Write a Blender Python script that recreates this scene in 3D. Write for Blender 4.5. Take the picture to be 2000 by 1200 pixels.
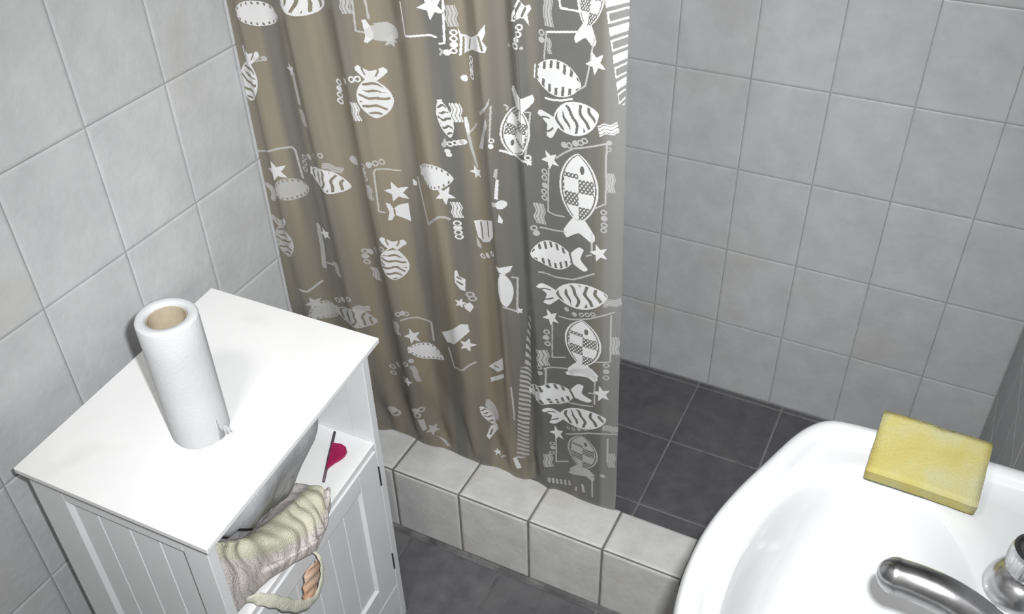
import bpy, bmesh, math, random
import numpy as np
from mathutils import Vector, Matrix

for o in list(bpy.data.objects):
    bpy.data.objects.remove(o)
scene = bpy.context.scene
COL = scene.collection
random.seed(7)

# ------------------------------------------------------------------ camera
cam_d = bpy.data.cameras.new('camera')
cam = bpy.data.objects.new('camera', cam_d)
COL.objects.link(cam)
CAM_LOC = Vector((1.0258, -1.0545, 1.5664))
RIGHT = Vector((0.89350, 0.44853, -0.02194))
DOWN = Vector((0.25943, -0.55546, -0.79004))
FWD = Vector((-0.36654, 0.70021, -0.61267))
M = Matrix.Identity(4)
for i in range(3):
    M[i][0] = RIGHT[i]; M[i][1] = -DOWN[i]; M[i][2] = -FWD[i]; M[i][3] = CAM_LOC[i]
cam.matrix_world = M
cam_d.sensor_width = 36.0
cam_d.lens = 1842.857 / 2000 * 36.0
cam_d.clip_start = 0.01
scene.camera = cam

# ------------------------------------------------------------------ world, lights, exposure
world = bpy.data.worlds.new('world')
scene.world = world
world.use_nodes = True
world.node_tree.nodes['Background'].inputs[0].default_value = (0.80, 0.88, 1.0, 1)
world.node_tree.nodes['Background'].inputs[1].default_value = 0.05

fl = bpy.data.lights.new('camera_flash', 'SPOT')     # the flash of the camera that took the picture
fl.spot_size = math.radians(90); fl.spot_blend = 1.0; fl.shadow_soft_size = 0.014
fl.energy = 106.0
fl.color = (0.97, 0.99, 1.0)
flo = bpy.data.objects.new('camera_flash', fl)
FM = M.copy(); FP = CAM_LOC + RIGHT * 0.045 - DOWN * 0.05 + FWD * 0.02
for i in range(3):
    FM[i][3] = FP[i]
flo.matrix_world = FM
COL.objects.link(flo)

vs = scene.view_settings
scene.display_settings.display_device = 'sRGB'
vs.view_transform = 'Standard'
vs.look = 'None'
vs.gamma = 1.0
vs.use_curve_mapping = False
vs.exposure = 0.15
LAMP_POWER = 9.0

# ------------------------------------------------------------------ materials
def new_mat(name):
    m = bpy.data.materials.new(name); m.use_nodes = True
    nt = m.node_tree
    return m, nt, nt.nodes['Principled BSDF']

def N(nt, t, **kw):
    n = nt.nodes.new(t)
    for k, v in kw.items():
        setattr(n, k, v)
    return n

def mottled(name, c1, c2, rough=0.4, scale=14, bump=0.0, bscale=180, rnd=0.0, stain=None, metallic=0.0, spec=0.5, detail=6, bdist=0.002, coat=0.0):
    """Noise-mottled surface: two colours, optional stain colour, per-object brightness jitter, fine bump."""
    m, nt, b = new_mat(name)
    geo = N(nt, 'ShaderNodeNewGeometry')
    nz = N(nt, 'ShaderNodeTexNoise'); nz.inputs['Scale'].default_value = scale; nz.inputs['Detail'].default_value = detail
    nz.inputs['Roughness'].default_value = 0.62
    nt.links.new(geo.outputs['Position'], nz.inputs['Vector'])
    rp = N(nt, 'ShaderNodeValToRGB')
    rp.color_ramp.elements[0].position = 0.32; rp.color_ramp.elements[0].color = (*c1, 1)
    rp.color_ramp.elements[1].position = 0.68; rp.color_ramp.elements[1].color = (*c2, 1)
    nt.links.new(nz.outputs['Fac'], rp.inputs['Fac'])
    col = rp.outputs['Color']
    if stain:
        sc, lo, hi, ss = stain
        n2 = N(nt, 'ShaderNodeTexNoise'); n2.inputs['Scale'].default_value = ss; n2.inputs['Detail'].default_value = 3
        nt.links.new(geo.outputs['Position'], n2.inputs['Vector'])
        mr = N(nt, 'ShaderNodeMapRange'); mr.inputs['From Min'].default_value = lo; mr.inputs['From Max'].default_value = hi
        nt.links.new(n2.outputs['Fac'], mr.inputs['Value'])
        mx = N(nt, 'ShaderNodeMixRGB', blend_type='MIX'); mx.inputs['Color2'].default_value = (*sc, 1)
        nt.links.new(mr.outputs['Result'], mx.inputs['Fac']); nt.links.new(col, mx.inputs['Color1'])
        col = mx.outputs['Color']
    if rnd:
        oi = N(nt, 'ShaderNodeObjectInfo')
        mr2 = N(nt, 'ShaderNodeMapRange'); mr2.inputs['To Min'].default_value = 1 - rnd; mr2.inputs['To Max'].default_value = 1 + rnd
        nt.links.new(oi.outputs['Random'], mr2.inputs['Value'])
        hs = N(nt, 'ShaderNodeHueSaturation')
        nt.links.new(mr2.outputs['Result'], hs.inputs['Value']); nt.links.new(col, hs.inputs['Color'])
        col = hs.outputs['Color']
    nt.links.new(col, b.inputs['Base Color'])
    b.inputs['Roughness'].default_value = rough
    b.inputs['Metallic'].default_value = metallic
    b.inputs['Specular IOR Level'].default_value = spec
    b.inputs['Coat Weight'].default_value = coat
    if bump:
        n3 = N(nt, 'ShaderNodeTexNoise'); n3.inputs['Scale'].default_value = bscale; n3.inputs['Detail'].default_value = 4
        nt.links.new(geo.outputs['Position'], n3.inputs['Vector'])
        bp = N(nt, 'ShaderNodeBump'); bp.inputs['Strength'].default_value = bump; bp.inputs['Distance'].default_value = bdist
        nt.links.new(n3.outputs['Fac'], bp.inputs['Height']); nt.links.new(bp.outputs['Normal'], b.inputs['Normal'])
    return m

MAT = {}
MAT['tile'] = mottled('wall_tile', (0.435, 0.441, 0.448), (0.505, 0.51, 0.517), 0.42, 16, 0.35, 70, 0.025, ((0.425, 0.417, 0.37), 0.60, 0.85, 5), spec=0.35)
MAT['curb_tile'] = mottled('curb_tile', (0.46, 0.46, 0.448), (0.56, 0.56, 0.545), 0.5, 22, 0.35, 80, 0.02, ((0.46, 0.44, 0.38), 0.56, 0.8, 9), spec=0.3)
MAT['grout'] = mottled('wall_grout', (0.27, 0.27, 0.268), (0.36, 0.36, 0.355), 0.9, 30, spec=0.1)
MAT['curb_grout'] = mottled('curb_grout', (0.13, 0.13, 0.125), (0.20, 0.20, 0.19), 0.9, 30, spec=0.1)
MAT['dark_tile'] = mottled('dark_floor_tile', (0.086, 0.083, 0.092), (0.122, 0.118, 0.129), 0.55, 26, 0.3, 120, 0.06, ((0.145, 0.146, 0.138), 0.58, 0.85, 6), spec=0.3)
MAT['floor_grout'] = mottled('floor_grout', (0.17, 0.165, 0.165), (0.25, 0.245, 0.24), 0.9, 40, spec=0.1)
MAT['dirty_grout'] = mottled('main_floor_grout', (0.07, 0.068, 0.07), (0.19, 0.187, 0.185), 0.9, 16, spec=0.1)
MAT['plaster'] = mottled('plaster', (0.66, 0.66, 0.65), (0.72, 0.72, 0.71), 0.8, 8)
MAT['white_paint'] = mottled('white_lacquer', (0.66, 0.67, 0.68), (0.70, 0.71, 0.72), 0.38, 9, 0.06, 300, spec=0.4)
MAT['white_top'] = mottled('white_top_panel', (0.70, 0.70, 0.697), (0.75, 0.75, 0.745), 0.35, 5, 0.04, 200, 0, ((0.63, 0.63, 0.61), 0.62, 0.8, 7), spec=0.4)
MAT['ceramic'] = mottled('white_ceramic', (0.47, 0.476, 0.48), (0.50, 0.505, 0.51), 0.12, 6, spec=0.5, coat=0.3)
MAT['chrome'] = mottled('worn_chrome', (0.42, 0.42, 0.43), (0.64, 0.64, 0.65), 0.23, 40, 0.06, 120, metallic=1.0)
MAT['chrome_dark'] = mottled('dull_chrome', (0.16, 0.16, 0.17), (0.34, 0.34, 0.35), 0.3, 60, 0.1, 150, metallic=1.0)
MAT['paper'] = mottled('paper', (0.485, 0.493, 0.50), (0.52, 0.528, 0.535), 0.95, 20, 0.25, 260, spec=0.1)
MAT['cardboard'] = mottled('cardboard', (0.30, 0.255, 0.185), (0.38, 0.325, 0.24), 0.9, 40, 0.1, 200, spec=0.1)
MAT['dark_metal'] = mottled('dark_metal', (0.02, 0.02, 0.022), (0.04, 0.04, 0.042), 0.5, 40, metallic=0.4)
MAT['dark_inside'] = mottled('shadow_gap', (0.05, 0.05, 0.05), (0.07, 0.07, 0.07), 0.8, 40)
MAT['magenta'] = mottled('magenta_plastic', (0.25, 0.008, 0.055), (0.31, 0.012, 0.075), 0.5, 60, spec=0.3)
MAT['dark_stick'] = mottled('dark_plum_stick', (0.055, 0.03, 0.045), (0.08, 0.045, 0.06), 0.5, 60)
MAT['bag'] = mottled('grey_plastic_bag', (0.25, 0.25, 0.262), (0.34, 0.34, 0.352), 0.4, 14, 0.7, 24, bdist=0.01)
MAT['rod'] = mottled('rod_white', (0.7, 0.7, 0.7), (0.75, 0.75, 0.75), 0.3, 10)
MAT['orange_cloth'] = mottled('orange_stained_cloth', (0.52, 0.40, 0.32), (0.48, 0.25, 0.14), 0.95, 38, 0.6, 260, spec=0.1)
MAT['hem_cloth'] = mottled('cream_cloth_edge', (0.44, 0.44, 0.37), (0.52, 0.51, 0.42), 0.95, 90, 0.7, 260, spec=0.1)

def sponge_mat():
    m, nt, b = new_mat('yellow_sponge')
    geo = N(nt, 'ShaderNodeTexCoord')
    nz = N(nt, 'ShaderNodeTexNoise'); nz.inputs['Scale'].default_value = 26; nz.inputs['Detail'].default_value = 6
    nt.links.new(geo.outputs['Object'], nz.inputs['Vector'])
    rp = N(nt, 'ShaderNodeValToRGB'); cr = rp.color_ramp
    cr.elements[0].position = 0.3; cr.elements[0].color = (0.31, 0.258, 0.080, 1)
    cr.elements[1].position = 0.72; cr.elements[1].color = (0.315, 0.305, 0.185, 1)
    e = cr.elements.new(0.5); e.color = (0.32, 0.288, 0.112, 1)
    nt.links.new(nz.outputs['Fac'], rp.inputs['Fac'])
    vo = N(nt, 'ShaderNodeTexVoronoi'); vo.inputs['Scale'].default_value = 420
    nt.links.new(geo.outputs['Object'], vo.inputs['Vector'])
    mx = N(nt, 'ShaderNodeMixRGB', blend_type='MULTIPLY'); mx.inputs['Fac'].default_value = 0.35
    nt.links.new(rp.outputs['Color'], mx.inputs['Color1']); nt.links.new(vo.outputs['Distance'], mx.inputs['Color2'])
    mx2 = N(nt, 'ShaderNodeMixRGB'); mx2.inputs['Fac'].default_value = 0.8
    nt.links.new(mx.outputs['Color'], mx2.inputs['Color1']); nt.links.new(rp.outputs['Color'], mx2.inputs['Color2'])
    nt.links.new(mx2.outputs['Color'], b.inputs['Base Color'])
    bp = N(nt, 'ShaderNodeBump'); bp.inputs['Strength'].default_value = 0.3; bp.inputs['Distance'].default_value = 0.001
    nt.links.new(vo.outputs['Distance'], bp.inputs['Height']); nt.links.new(bp.outputs['Normal'], b.inputs['Normal'])
    b.inputs['Roughness'].default_value = 0.95; b.inputs['Specular IOR Level'].default_value = 0.1
    return m
MAT['sponge'] = sponge_mat()

def towel_mat():
    m, nt, b = new_mat('striped_towel')
    uv = N(nt, 'ShaderNodeUVMap'); uv.uv_map = 'UVMap'
    sep = N(nt, 'ShaderNodeSeparateXYZ'); nt.links.new(uv.outputs['UV'], sep.inputs['Vector'])
    nz = N(nt, 'ShaderNodeTexNoise'); nz.inputs['Scale'].default_value = 9; nz.inputs['Detail'].default_value = 4
    nt.links.new(uv.outputs['UV'], nz.inputs['Vector'])
    # stripes across the towel
    ad = N(nt, 'ShaderNodeMath', operation='MULTIPLY_ADD'); ad.inputs[1].default_value = 0.10
    nt.links.new(nz.outputs['Fac'], ad.inputs[0]); nt.links.new(sep.outputs['X'], ad.inputs[2])
    ml = N(nt, 'ShaderNodeMath', operation='MULTIPLY'); ml.inputs[1].default_value = 11.0
    nt.links.new(ad.outputs[0], ml.inputs[0])
    fr = N(nt, 'ShaderNodeMath', operation='FRACT'); nt.links.new(ml.outputs[0], fr.inputs[0])
    rp = N(nt, 'ShaderNodeValToRGB'); cr = rp.color_ramp
    cr.elements[0].position = 0.0; cr.elements[0].color = (0.30, 0.28, 0.27, 1)
    cr.elements[1].position = 1.0; cr.elements[1].color = (0.54, 0.50, 0.48, 1)
    for p, c in ((0.10, (0.58, 0.54, 0.51)), (0.40, (0.56, 0.505, 0.49)), (0.48, (0.38, 0.35, 0.33)), (0.56, (0.57, 0.53, 0.50)), (0.9, (0.55, 0.50, 0.48))):
        e = cr.elements.new(p); e.color = (*c, 1)
    nt.links.new(fr.outputs[0], rp.inputs['Fac'])
    # cream band across the top edge of the heap
    bd = N(nt, 'ShaderNodeValToRGB'); c2 = bd.color_ramp
    c2.elements[0].position = 0.30; c2.elements[0].color = (0, 0, 0, 1)
    c2.elements[1].position = 0.72; c2.elements[1].color = (0, 0, 0, 1)
    for p in (0.345, 0.545):
        e = c2.elements.new(p); e.color = (0.85, 0.85, 0.85, 1)
    e = c2.elements.new(0.59); e.color = (0, 0, 0, 1)
    nt.links.new(sep.outputs['Y'], bd.inputs['Fac'])
    mx = N(nt, 'ShaderNodeMixRGB'); mx.inputs['Color2'].default_value = (0.53, 0.52, 0.39, 1)
    nt.links.new(bd.outputs['Color'], mx.inputs['Fac']); nt.links.new(rp.outputs['Color'], mx.inputs['Color1'])
    nt.links.new(mx.outputs['Color'], b.inputs['Base Color'])
    b.inputs['Roughness'].default_value = 0.95; b.inputs['Specular IOR Level'].default_value = 0.1
    n3 = N(nt, 'ShaderNodeTexNoise'); n3.inputs['Scale'].default_value = 120
    nt.links.new(uv.outputs['UV'], n3.inputs['Vector'])
    bp = N(nt, 'ShaderNodeBump'); bp.inputs['Strength'].default_value = 0.8; bp.inputs['Distance'].default_value = 0.003
    nt.links.new(n3.outputs['Fac'], bp.inputs['Height']); nt.links.new(bp.outputs['Normal'], b.inputs['Normal'])
    return m
MAT['towel'] = towel_mat()

def vinyl_mat():
    """Thin smoky vinyl: part clear, part grey-brown, light on the folds painted in as long tan streaks."""
    m, nt, b = new_mat('smoky_vinyl')
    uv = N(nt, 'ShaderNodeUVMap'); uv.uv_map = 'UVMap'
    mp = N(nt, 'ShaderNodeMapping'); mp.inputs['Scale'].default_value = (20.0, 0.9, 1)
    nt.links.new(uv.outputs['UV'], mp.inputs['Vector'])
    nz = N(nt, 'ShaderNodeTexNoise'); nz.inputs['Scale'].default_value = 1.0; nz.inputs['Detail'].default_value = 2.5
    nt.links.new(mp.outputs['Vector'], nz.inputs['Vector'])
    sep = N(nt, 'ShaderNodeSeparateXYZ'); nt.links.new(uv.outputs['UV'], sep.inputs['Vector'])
    # the last panel of the curtain (x > 0.5 m along the cloth) gets no painted tan
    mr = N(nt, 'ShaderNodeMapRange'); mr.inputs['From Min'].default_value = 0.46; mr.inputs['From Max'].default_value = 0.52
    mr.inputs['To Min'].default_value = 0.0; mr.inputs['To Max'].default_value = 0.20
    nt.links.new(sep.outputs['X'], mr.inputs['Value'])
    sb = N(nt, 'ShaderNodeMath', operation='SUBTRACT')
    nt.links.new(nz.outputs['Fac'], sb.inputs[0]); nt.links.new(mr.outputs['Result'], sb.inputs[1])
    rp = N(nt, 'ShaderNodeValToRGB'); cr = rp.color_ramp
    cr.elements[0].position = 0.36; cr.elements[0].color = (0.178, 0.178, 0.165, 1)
    cr.elements[1].position = 0.60; cr.elements[1].color = (0.345, 0.295, 0.215, 1)  # painted tan stands in for light reflected off the fold ridges
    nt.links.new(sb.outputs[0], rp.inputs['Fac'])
    # doubled, milkier hem along the free edge
    hm = N(nt, 'ShaderNodeMapRange'); hm.inputs['From Min'].default_value = 0.617; hm.inputs['From Max'].default_value = 0.624
    hm.inputs['To Max'].default_value = 0.75
    nt.links.new(sep.outputs['X'], hm.inputs['Value'])
    hx = N(nt, 'ShaderNodeMixRGB'); hx.inputs['Color2'].default_value = (0.33, 0.33, 0.32, 1)
    nt.links.new(hm.outputs['Result'], hx.inputs['Fac']); nt.links.new(rp.outputs['Color'], hx.inputs['Color1'])
    rp = hx
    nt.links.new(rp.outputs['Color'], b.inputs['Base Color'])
    b.inputs['Roughness'].default_value = 0.34
    b.inputs['Specular IOR Level'].default_value = 0.55
    tr = N(nt, 'ShaderNodeBsdfTransparent'); tr.inputs['Color'].default_value = (0.86, 0.83, 0.78, 1)
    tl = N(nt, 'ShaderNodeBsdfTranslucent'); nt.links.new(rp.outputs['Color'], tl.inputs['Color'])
    m1 = N(nt, 'ShaderNodeMixShader'); m1.inputs['Fac'].default_value = 0.25
    nt.links.new(b.outputs['BSDF'], m1.inputs[1]); nt.links.new(tl.outputs['BSDF'], m1.inputs[2])
    m2 = N(nt, 'ShaderNodeMixShader'); m2.inputs['Fac'].default_value = 0.24
    nt.links.new(m1.outputs['Shader'], m2.inputs[1]); nt.links.new(tr.outputs['BSDF'], m2.inputs[2])
    nt.links.new(m2.outputs['Shader'], nt.nodes['Material Output'].inputs['Surface'])
    return m
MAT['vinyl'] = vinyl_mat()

def print_mat(name, alpha, c):
    m, nt, b = new_mat(name)
    geo = N(nt, 'ShaderNodeNewGeometry')
    nz = N(nt, 'ShaderNodeTexNoise'); nz.inputs['Scale'].default_value = 60
    nt.links.new(geo.outputs['Position'], nz.inputs['Vector'])
    rp = N(nt, 'ShaderNodeValToRGB')
    rp.color_ramp.elements[0].color = (*[x * 0.93 for x in c], 1); rp.color_ramp.elements[1].color = (*c, 1)
    nt.links.new(nz.outputs['Fac'], rp.inputs['Fac']); nt.links.new(rp.outputs['Color'], b.inputs['Base Color'])
    b.inputs['Roughness'].default_value = 0.5
    b.inputs['Alpha'].default_value = alpha
    return m
MAT['print'] = print_mat('white_print', 0.92, (0.62, 0.62, 0.615))
MAT['print_thin'] = print_mat('thin_white_print', 0.55, (0.60, 0.60, 0.585))

# ------------------------------------------------------------------ mesh helpers
def link(name, me, mat=None, parent=None):
    o = bpy.data.objects.new(name, me); COL.objects.link(o)
    if mat is not None and me is not None and not me.materials:
        me.materials.append(mat)
    if parent is not None:
        o.parent = parent
    return o

def tag(o, label=None, cat=None, group=None, kind=None):
    for k, v in (('label', label), ('category', cat), ('group', group), ('kind', kind)):
        if v: o[k] = v
    return o

def empty(name, loc=(0, 0, 0)):
    o = bpy.data.objects.new(name, None); COL.objects.link(o); o.location = loc
    o.empty_display_size = 0.05
    return o

class MB:
    def __init__(s): s.v = []; s.f = []
    def add(s, vs, fs):
        k = len(s.v); s.v += [tuple(p) for p in vs]; s.f += [tuple(i + k for i in f) for f in fs]
    def box(s, a, b, T=None):
        x0, y0, z0 = a; x1, y1, z1 = b
        P = [(x0, y0, z0), (x1, y0, z0), (x1, y1, z0), (x0, y1, z0), (x0, y0, z1), (x1, y0, z1), (x1, y1, z1), (x0, y1, z1)]
        if T: P = [T(*p) for p in P]
        s.add(P, [(0, 3, 2, 1), (4, 5, 6, 7), (0, 1, 5, 4), (1, 2, 6, 5), (2, 3, 7, 6), (3, 0, 4, 7)])
    def rings(s, R, cap0=False, cap1=False, closed=True):
        n = len(R[0]); k = len(s.v)
        for r in R: s.v += [tuple(p) for p in r]
        for i in range(len(R) - 1):
            for j in range(n if closed else n - 1):
                a = k + i * n + j; b_ = k + i * n + (j + 1) % n
                s.f.append((a, b_, b_ + n, a + n))
        if cap0: s.f.append(tuple(k + j for j in range(n))[::-1])
        if cap1: s.f.append(tuple(k + (len(R) - 1) * n + j for j in range(n)))
    def lathe(s, prof, c, n=40, cap0=False, cap1=False):
        R = [[(c[0] + r * math.cos(2 * math.pi * j / n), c[1] + r * math.sin(2 * math.pi * j / n), z) for j in range(n)] for r, z in prof]
        s.rings(R, cap0, cap1)
    def tube(s, pts, rad, n=14, caps=True, flat=1.0, up=(0, 0, 1)):
        pts = [Vector(p) for p in pts]; R = []
        for i, p in enumerate(pts):
            t = (pts[min(i + 1, len(pts) - 1)] - pts[max(i - 1, 0)]).normalized()
            side = t.cross(Vector(up))
            if side.length < 1e-4: side = t.cross(Vector((0, 1, 0)))
            side.normalize(); nn = side.cross(t).normalized()
            r = rad[i] if isinstance(rad, (list, tuple)) else rad
            R.append([p + side * (r * math.cos(2 * math.pi * j / n)) + nn * (r * flat * math.sin(2 * math.pi * j / n)) for j in range(n)])
        s.rings(R, caps, caps)
    def mesh(s, name, smooth=False):
        me = bpy.data.meshes.new(name); me.from_pydata(s.v, [], s.f); me.update()
        bm = bmesh.new(); bm.from_mesh(me); bmesh.ops.recalc_face_normals(bm, faces=bm.faces); bm.to_mesh(me); bm.free()
        if smooth:
            me.polygons.foreach_set('use_smooth', [True] * len(me.polygons))
        return me
    def build(s, name, mat, parent=None, smooth=False, bevel=0.0, seg=2, auto=None):
        o = link(name, s.mesh(name, smooth or auto is not None), mat, parent)
        if bevel:
            md = o.modifiers.new('bevel', 'BEVEL'); md.width = bevel; md.segments = seg; md.limit_method = 'ANGLE'
            md.angle_limit = math.radians(40)
        if auto is not None:
            o.data.set_sharp_from_angle(angle=auto)
        return o

def spline(P, n=8):
    """Catmull-Rom through the points."""
    P = [Vector(p) for p in P]; out = []
    for i in range(len(P) - 1):
        a, b, c, d = P[max(i - 1, 0)], P[i], P[i + 1], P[min(i + 2, len(P) - 1)]
        for k in range(n):
            t = k / n
            out.append(0.5 * ((2 * b) + (c - a) * t + (2 * a - 5 * b + 4 * c - d) * t * t + (3 * b - a - 3 * c + d) * t ** 3))
    out.append(P[-1]); return out

# ------------------------------------------------------------------ room shell
ROOM_W, BACK_Y, NEAR_Y, CEIL = 1.256, 0.677, -1.75, 2.35
SHOWER_Z = -0.014
CURB_Y0, CURB_Y1, CURB_Z = -0.034, 0.0675, 0.174
TH = 0.010            # tile thickness
_tile_cache = {}
def tile_mesh(w, h, gap, edge, drop, key, mat):
    """A tile lying in the local XY plane, face up (+Z), with a softly dropped rim."""
    k = (round(w, 4), round(h, 4), key)
    if k in _tile_cache: return _tile_cache[k]
    a, b = w / 2 - gap / 2, h / 2 - gap / 2
    e1 = min(edge, a * 0.4, b * 0.4)
    mb = MB()
    def rect(a_, b_, z): return [(-a_, -b_, z), (a_, -b_, z), (a_, b_, z), (-a_, b_, z)]
    mb.rings([rect(a, b, -TH), rect(a, b, -drop), rect(a - e1 * 0.45, b - e1 * 0.45, -drop * 0.3), rect(a - e1, b - e1, 0)], False, True)
    me = mb.mesh('tile'); me.materials.append(mat)
    _tile_cache[k] = me
    return me

def lay_tiles(parent, us, vs_, frame, mat, key, gap=0.0019, edge=0.0045, drop=0.0009, jit=0.0004, tilt=0.0018):
    """us, vs_: joint positions along the two surface axes; frame(u, v) -> (point, U, V, Nrm)."""
    for i in range(len(us) - 1):
        for j in range(len(vs_) - 1):
            w, h = us[i + 1] - us[i], vs_[j + 1] - vs_[j]
            if w < 0.012 or h < 0.012: continue
            me = tile_mesh(w, h, gap, edge, drop, key, mat)
            o = bpy.data.objects.new('tile', me); COL.objects.link(o); o.parent = parent
            p, U, V, Nn = frame((us[i] + us[i + 1]) / 2, (vs_[j] + vs_[j + 1]) / 2)
            mm = Matrix.Identity(4)
            for r in range(3):
                mm[r][0], mm[r][1], mm[r][2], mm[r][3] = U[r], V[r], Nn[r], p[r] + Nn[r] * random.uniform(-jit, 0)
            o.matrix_local = mm @ Matrix.Rotation(random.uniform(-tilt, tilt), 4, 'X') @ Matrix.Rotation(random.uniform(-tilt, tilt), 4, 'Y')

def joints(lo, hi, start, step):
    k0 = math.ceil((lo - start) / step + 1e-6)
    xs = [lo]
    x = start + k0 * step
    while x < hi - 1e-6:
        if x - xs[-1] > 1e-6: xs.append(x)
        x += step
    xs.append(hi); return xs

def slab(name, a, b, mat):
    mb = MB(); mb.box(a, b)
    return tag(mb.build(name, mat), kind='structure')

GR = 0.0032           # how far the joints lie behind the tile faces
T_ = 0.06
wall_left = slab('wall_left', (-T_, NEAR_Y - T_, SHOWER_Z - 0.03), (-GR, BACK_Y + T_, CEIL), MAT['grout'])
lay_tiles(wall_left, joints(NEAR_Y, BACK_Y, 0.0, 0.15), joints(SHOWER_Z, 2.2, 0.0, 0.2),
          lambda u, v: ((0, u, v), (0, 1, 0), (0, 0, 1), (1, 0, 0)), MAT['tile'], 'wall')
wall_back = slab('wall_back', (-GR, BACK_Y + GR, SHOWER_Z - 0.03), (ROOM_W + GR, BACK_Y + T_, CEIL), MAT['grout'])
lay_tiles(wall_back, joints(0, ROOM_W, 0.5032, 0.1515), joints(SHOWER_Z, 2.2, -0.0145, 0.2),
          lambda u, v: ((u, BACK_Y, v), (1, 0, 0), (0, 0, 1), (0, -1, 0)), MAT['tile'], 'wall')
wall_right = slab('wall_right', (ROOM_W + GR, NEAR_Y - T_, SHOWER_Z - 0.03), (ROOM_W + T_, BACK_Y + T_, CEIL), MAT['grout'])
lay_tiles(wall_right, joints(NEAR_Y, BACK_Y, BACK_Y, 0.15), joints(SHOWER_Z, 2.2, 0.0, 0.2),
          lambda u, v: ((ROOM_W, u, v), (0, -1, 0), (0, 0, 1), (-1, 0, 0)), MAT['tile'], 'wall')
wall_near = slab('wall_near', (-GR, NEAR_Y - T_, -0.03), (ROOM_W + GR, NEAR_Y, CEIL), MAT['plaster'])
ceiling = slab('ceiling', (-T_, NEAR_Y - T_, CEIL), (ROOM_W + T_, BACK_Y + T_, CEIL + 0.05), MAT['plaster'])

FLOOR_GR = 0.0022
floor = slab('floor', (-GR, NEAR_Y, -0.06), (ROOM_W + GR, CURB_Y0 + 0.02, -FLOOR_GR), MAT['dirty_grout'])
lay_tiles(floor, joints(0, ROOM_W, 0.25, 0.205), joints(NEAR_Y, CURB_Y0 - 0.001, -0.042, 0.205),
          lambda u, v: ((u, v, 0), (1, 0, 0), (0, 1, 0), (0, 0, 1)), MAT['dark_tile'], 'dark', gap=0.005, edge=0.003, drop=0.001)
shower_floor = slab('floor_shower', (-GR, CURB_Y0 + 0.02, -0.06), (ROOM_W + GR, BACK_Y + GR, SHOWER_Z - FLOOR_GR), MAT['floor_grout'])
lay_tiles(shower_floor, joints(0, ROOM_W, 0.635, 0.205), joints(CURB_Y1, BACK_Y, 0.2525, 0.205),
          lambda u, v: ((u, v, SHOWER_Z), (1, 0, 0), (0, 1, 0), (0, 0, 1)), MAT['dark_tile'], 'dark', gap=0.005, edge=0.003, drop=0.001)

# the low tiled curb between the room and the shower
curb = slab('trim_1', (-GR, CURB_Y0 + GR, SHOWER_Z - 0.03), (ROOM_W + GR, CURB_Y1 - GR, CURB_Z - GR), MAT['curb_grout'])
cj = joints(0, ROOM_W, 0.2133, 0.1490)
lay_tiles(curb, cj, [CURB_Y0 + 0.0028, CURB_Y1], lambda u, v: ((u, v, CURB_Z), (1, 0, 0), (0, 1, 0), (0, 0, 1)), MAT['curb_tile'], 'curb', gap=0.0045, edge=0.005, drop=0.0018, jit=0.0012, tilt=0.006)
lay_tiles(curb, cj, [0.001, CURB_Z - 0.0032], lambda u, v: ((u, CURB_Y0, v), (1, 0, 0), (0, 0, 1), (0, -1, 0)), MAT['curb_tile'], 'curb', gap=0.0045, edge=0.005, drop=0.0018, jit=0.001, tilt=0.004)
lay_tiles(curb, cj, [SHOWER_Z, CURB_Z - TH - 0.001], lambda u, v: ((u, CURB_Y1, v), (-1, 0, 0), (0, 0, 1), (0, 1, 0)), MAT['curb_tile'], 'curb', gap=0.0045, edge=0.005, drop=0.0018)
# crumbled mortar along the foot of the curb
mb = MB(); rnd = random.Random(3)
top, bot, low = [], [], []
for k in range(127):
    x = 0.01 * k - 0.001
    hgt = 0.0025 + 0.003 * rnd.random() + 0.004 * max(0, math.sin(x * 9 + 1 + math.sin(x * 31))) ** 8
    dep = 0.002 + 0.004 * rnd.random()
    top.append((x, CURB_Y0 + 0.001, hgt)); bot.append((x, CURB_Y0 - dep * 0.7, hgt * 0.55)); low.append((x, CURB_Y0 - dep - 0.001, -0.001))
mb.rings([top, bot, low], closed=False)
joint_o = mb.build('mortar_joint', MAT['dirty_grout'], curb, smooth=True)

# ceiling lamp of the room, above and behind the picture
lampo = empty('ceiling_lamp', (0.62, -1.25, CEIL))
tag(lampo, 'round white ceiling lamp above the bathroom floor', 'lamp')
mb = MB(); mb.lathe([(0.0001, 0), (0.13, 0), (0.13, -0.02), (0.12, -0.03), (0.0001, -0.03)], (0, 0, 0), 40)
mb.build('lamp_base', MAT['rod'], lampo, smooth=True)
m, nt, b = new_mat('lamp_glass'); b.inputs['Base Color'].default_value = (0.9, 0.9, 0.88, 1)
b.inputs['Emission Color'].default_value = (1, 0.97, 0.92, 1); b.inputs['Emission Strength'].default_value = 0.6
mb = MB(); mb.lathe([(0.115, -0.03), (0.112, -0.04), (0.09, -0.058), (0.05, -0.068), (0.0001, -0.071)], (0, 0, 0), 40)
mb.build('lamp_shade', m, lampo, smooth=True)
ll = bpy.data.lights.new('ceiling_lamp_light', 'AREA'); ll.shape = 'DISK'; ll.size = 0.24; ll.energy = LAMP_POWER; ll.color = (1.0, 0.975, 0.94)
llo = bpy.data.objects.new('ceiling_lamp_light', ll); COL.objects.link(llo); llo.parent = lampo; llo.location = (0, 0, -0.08)

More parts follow.
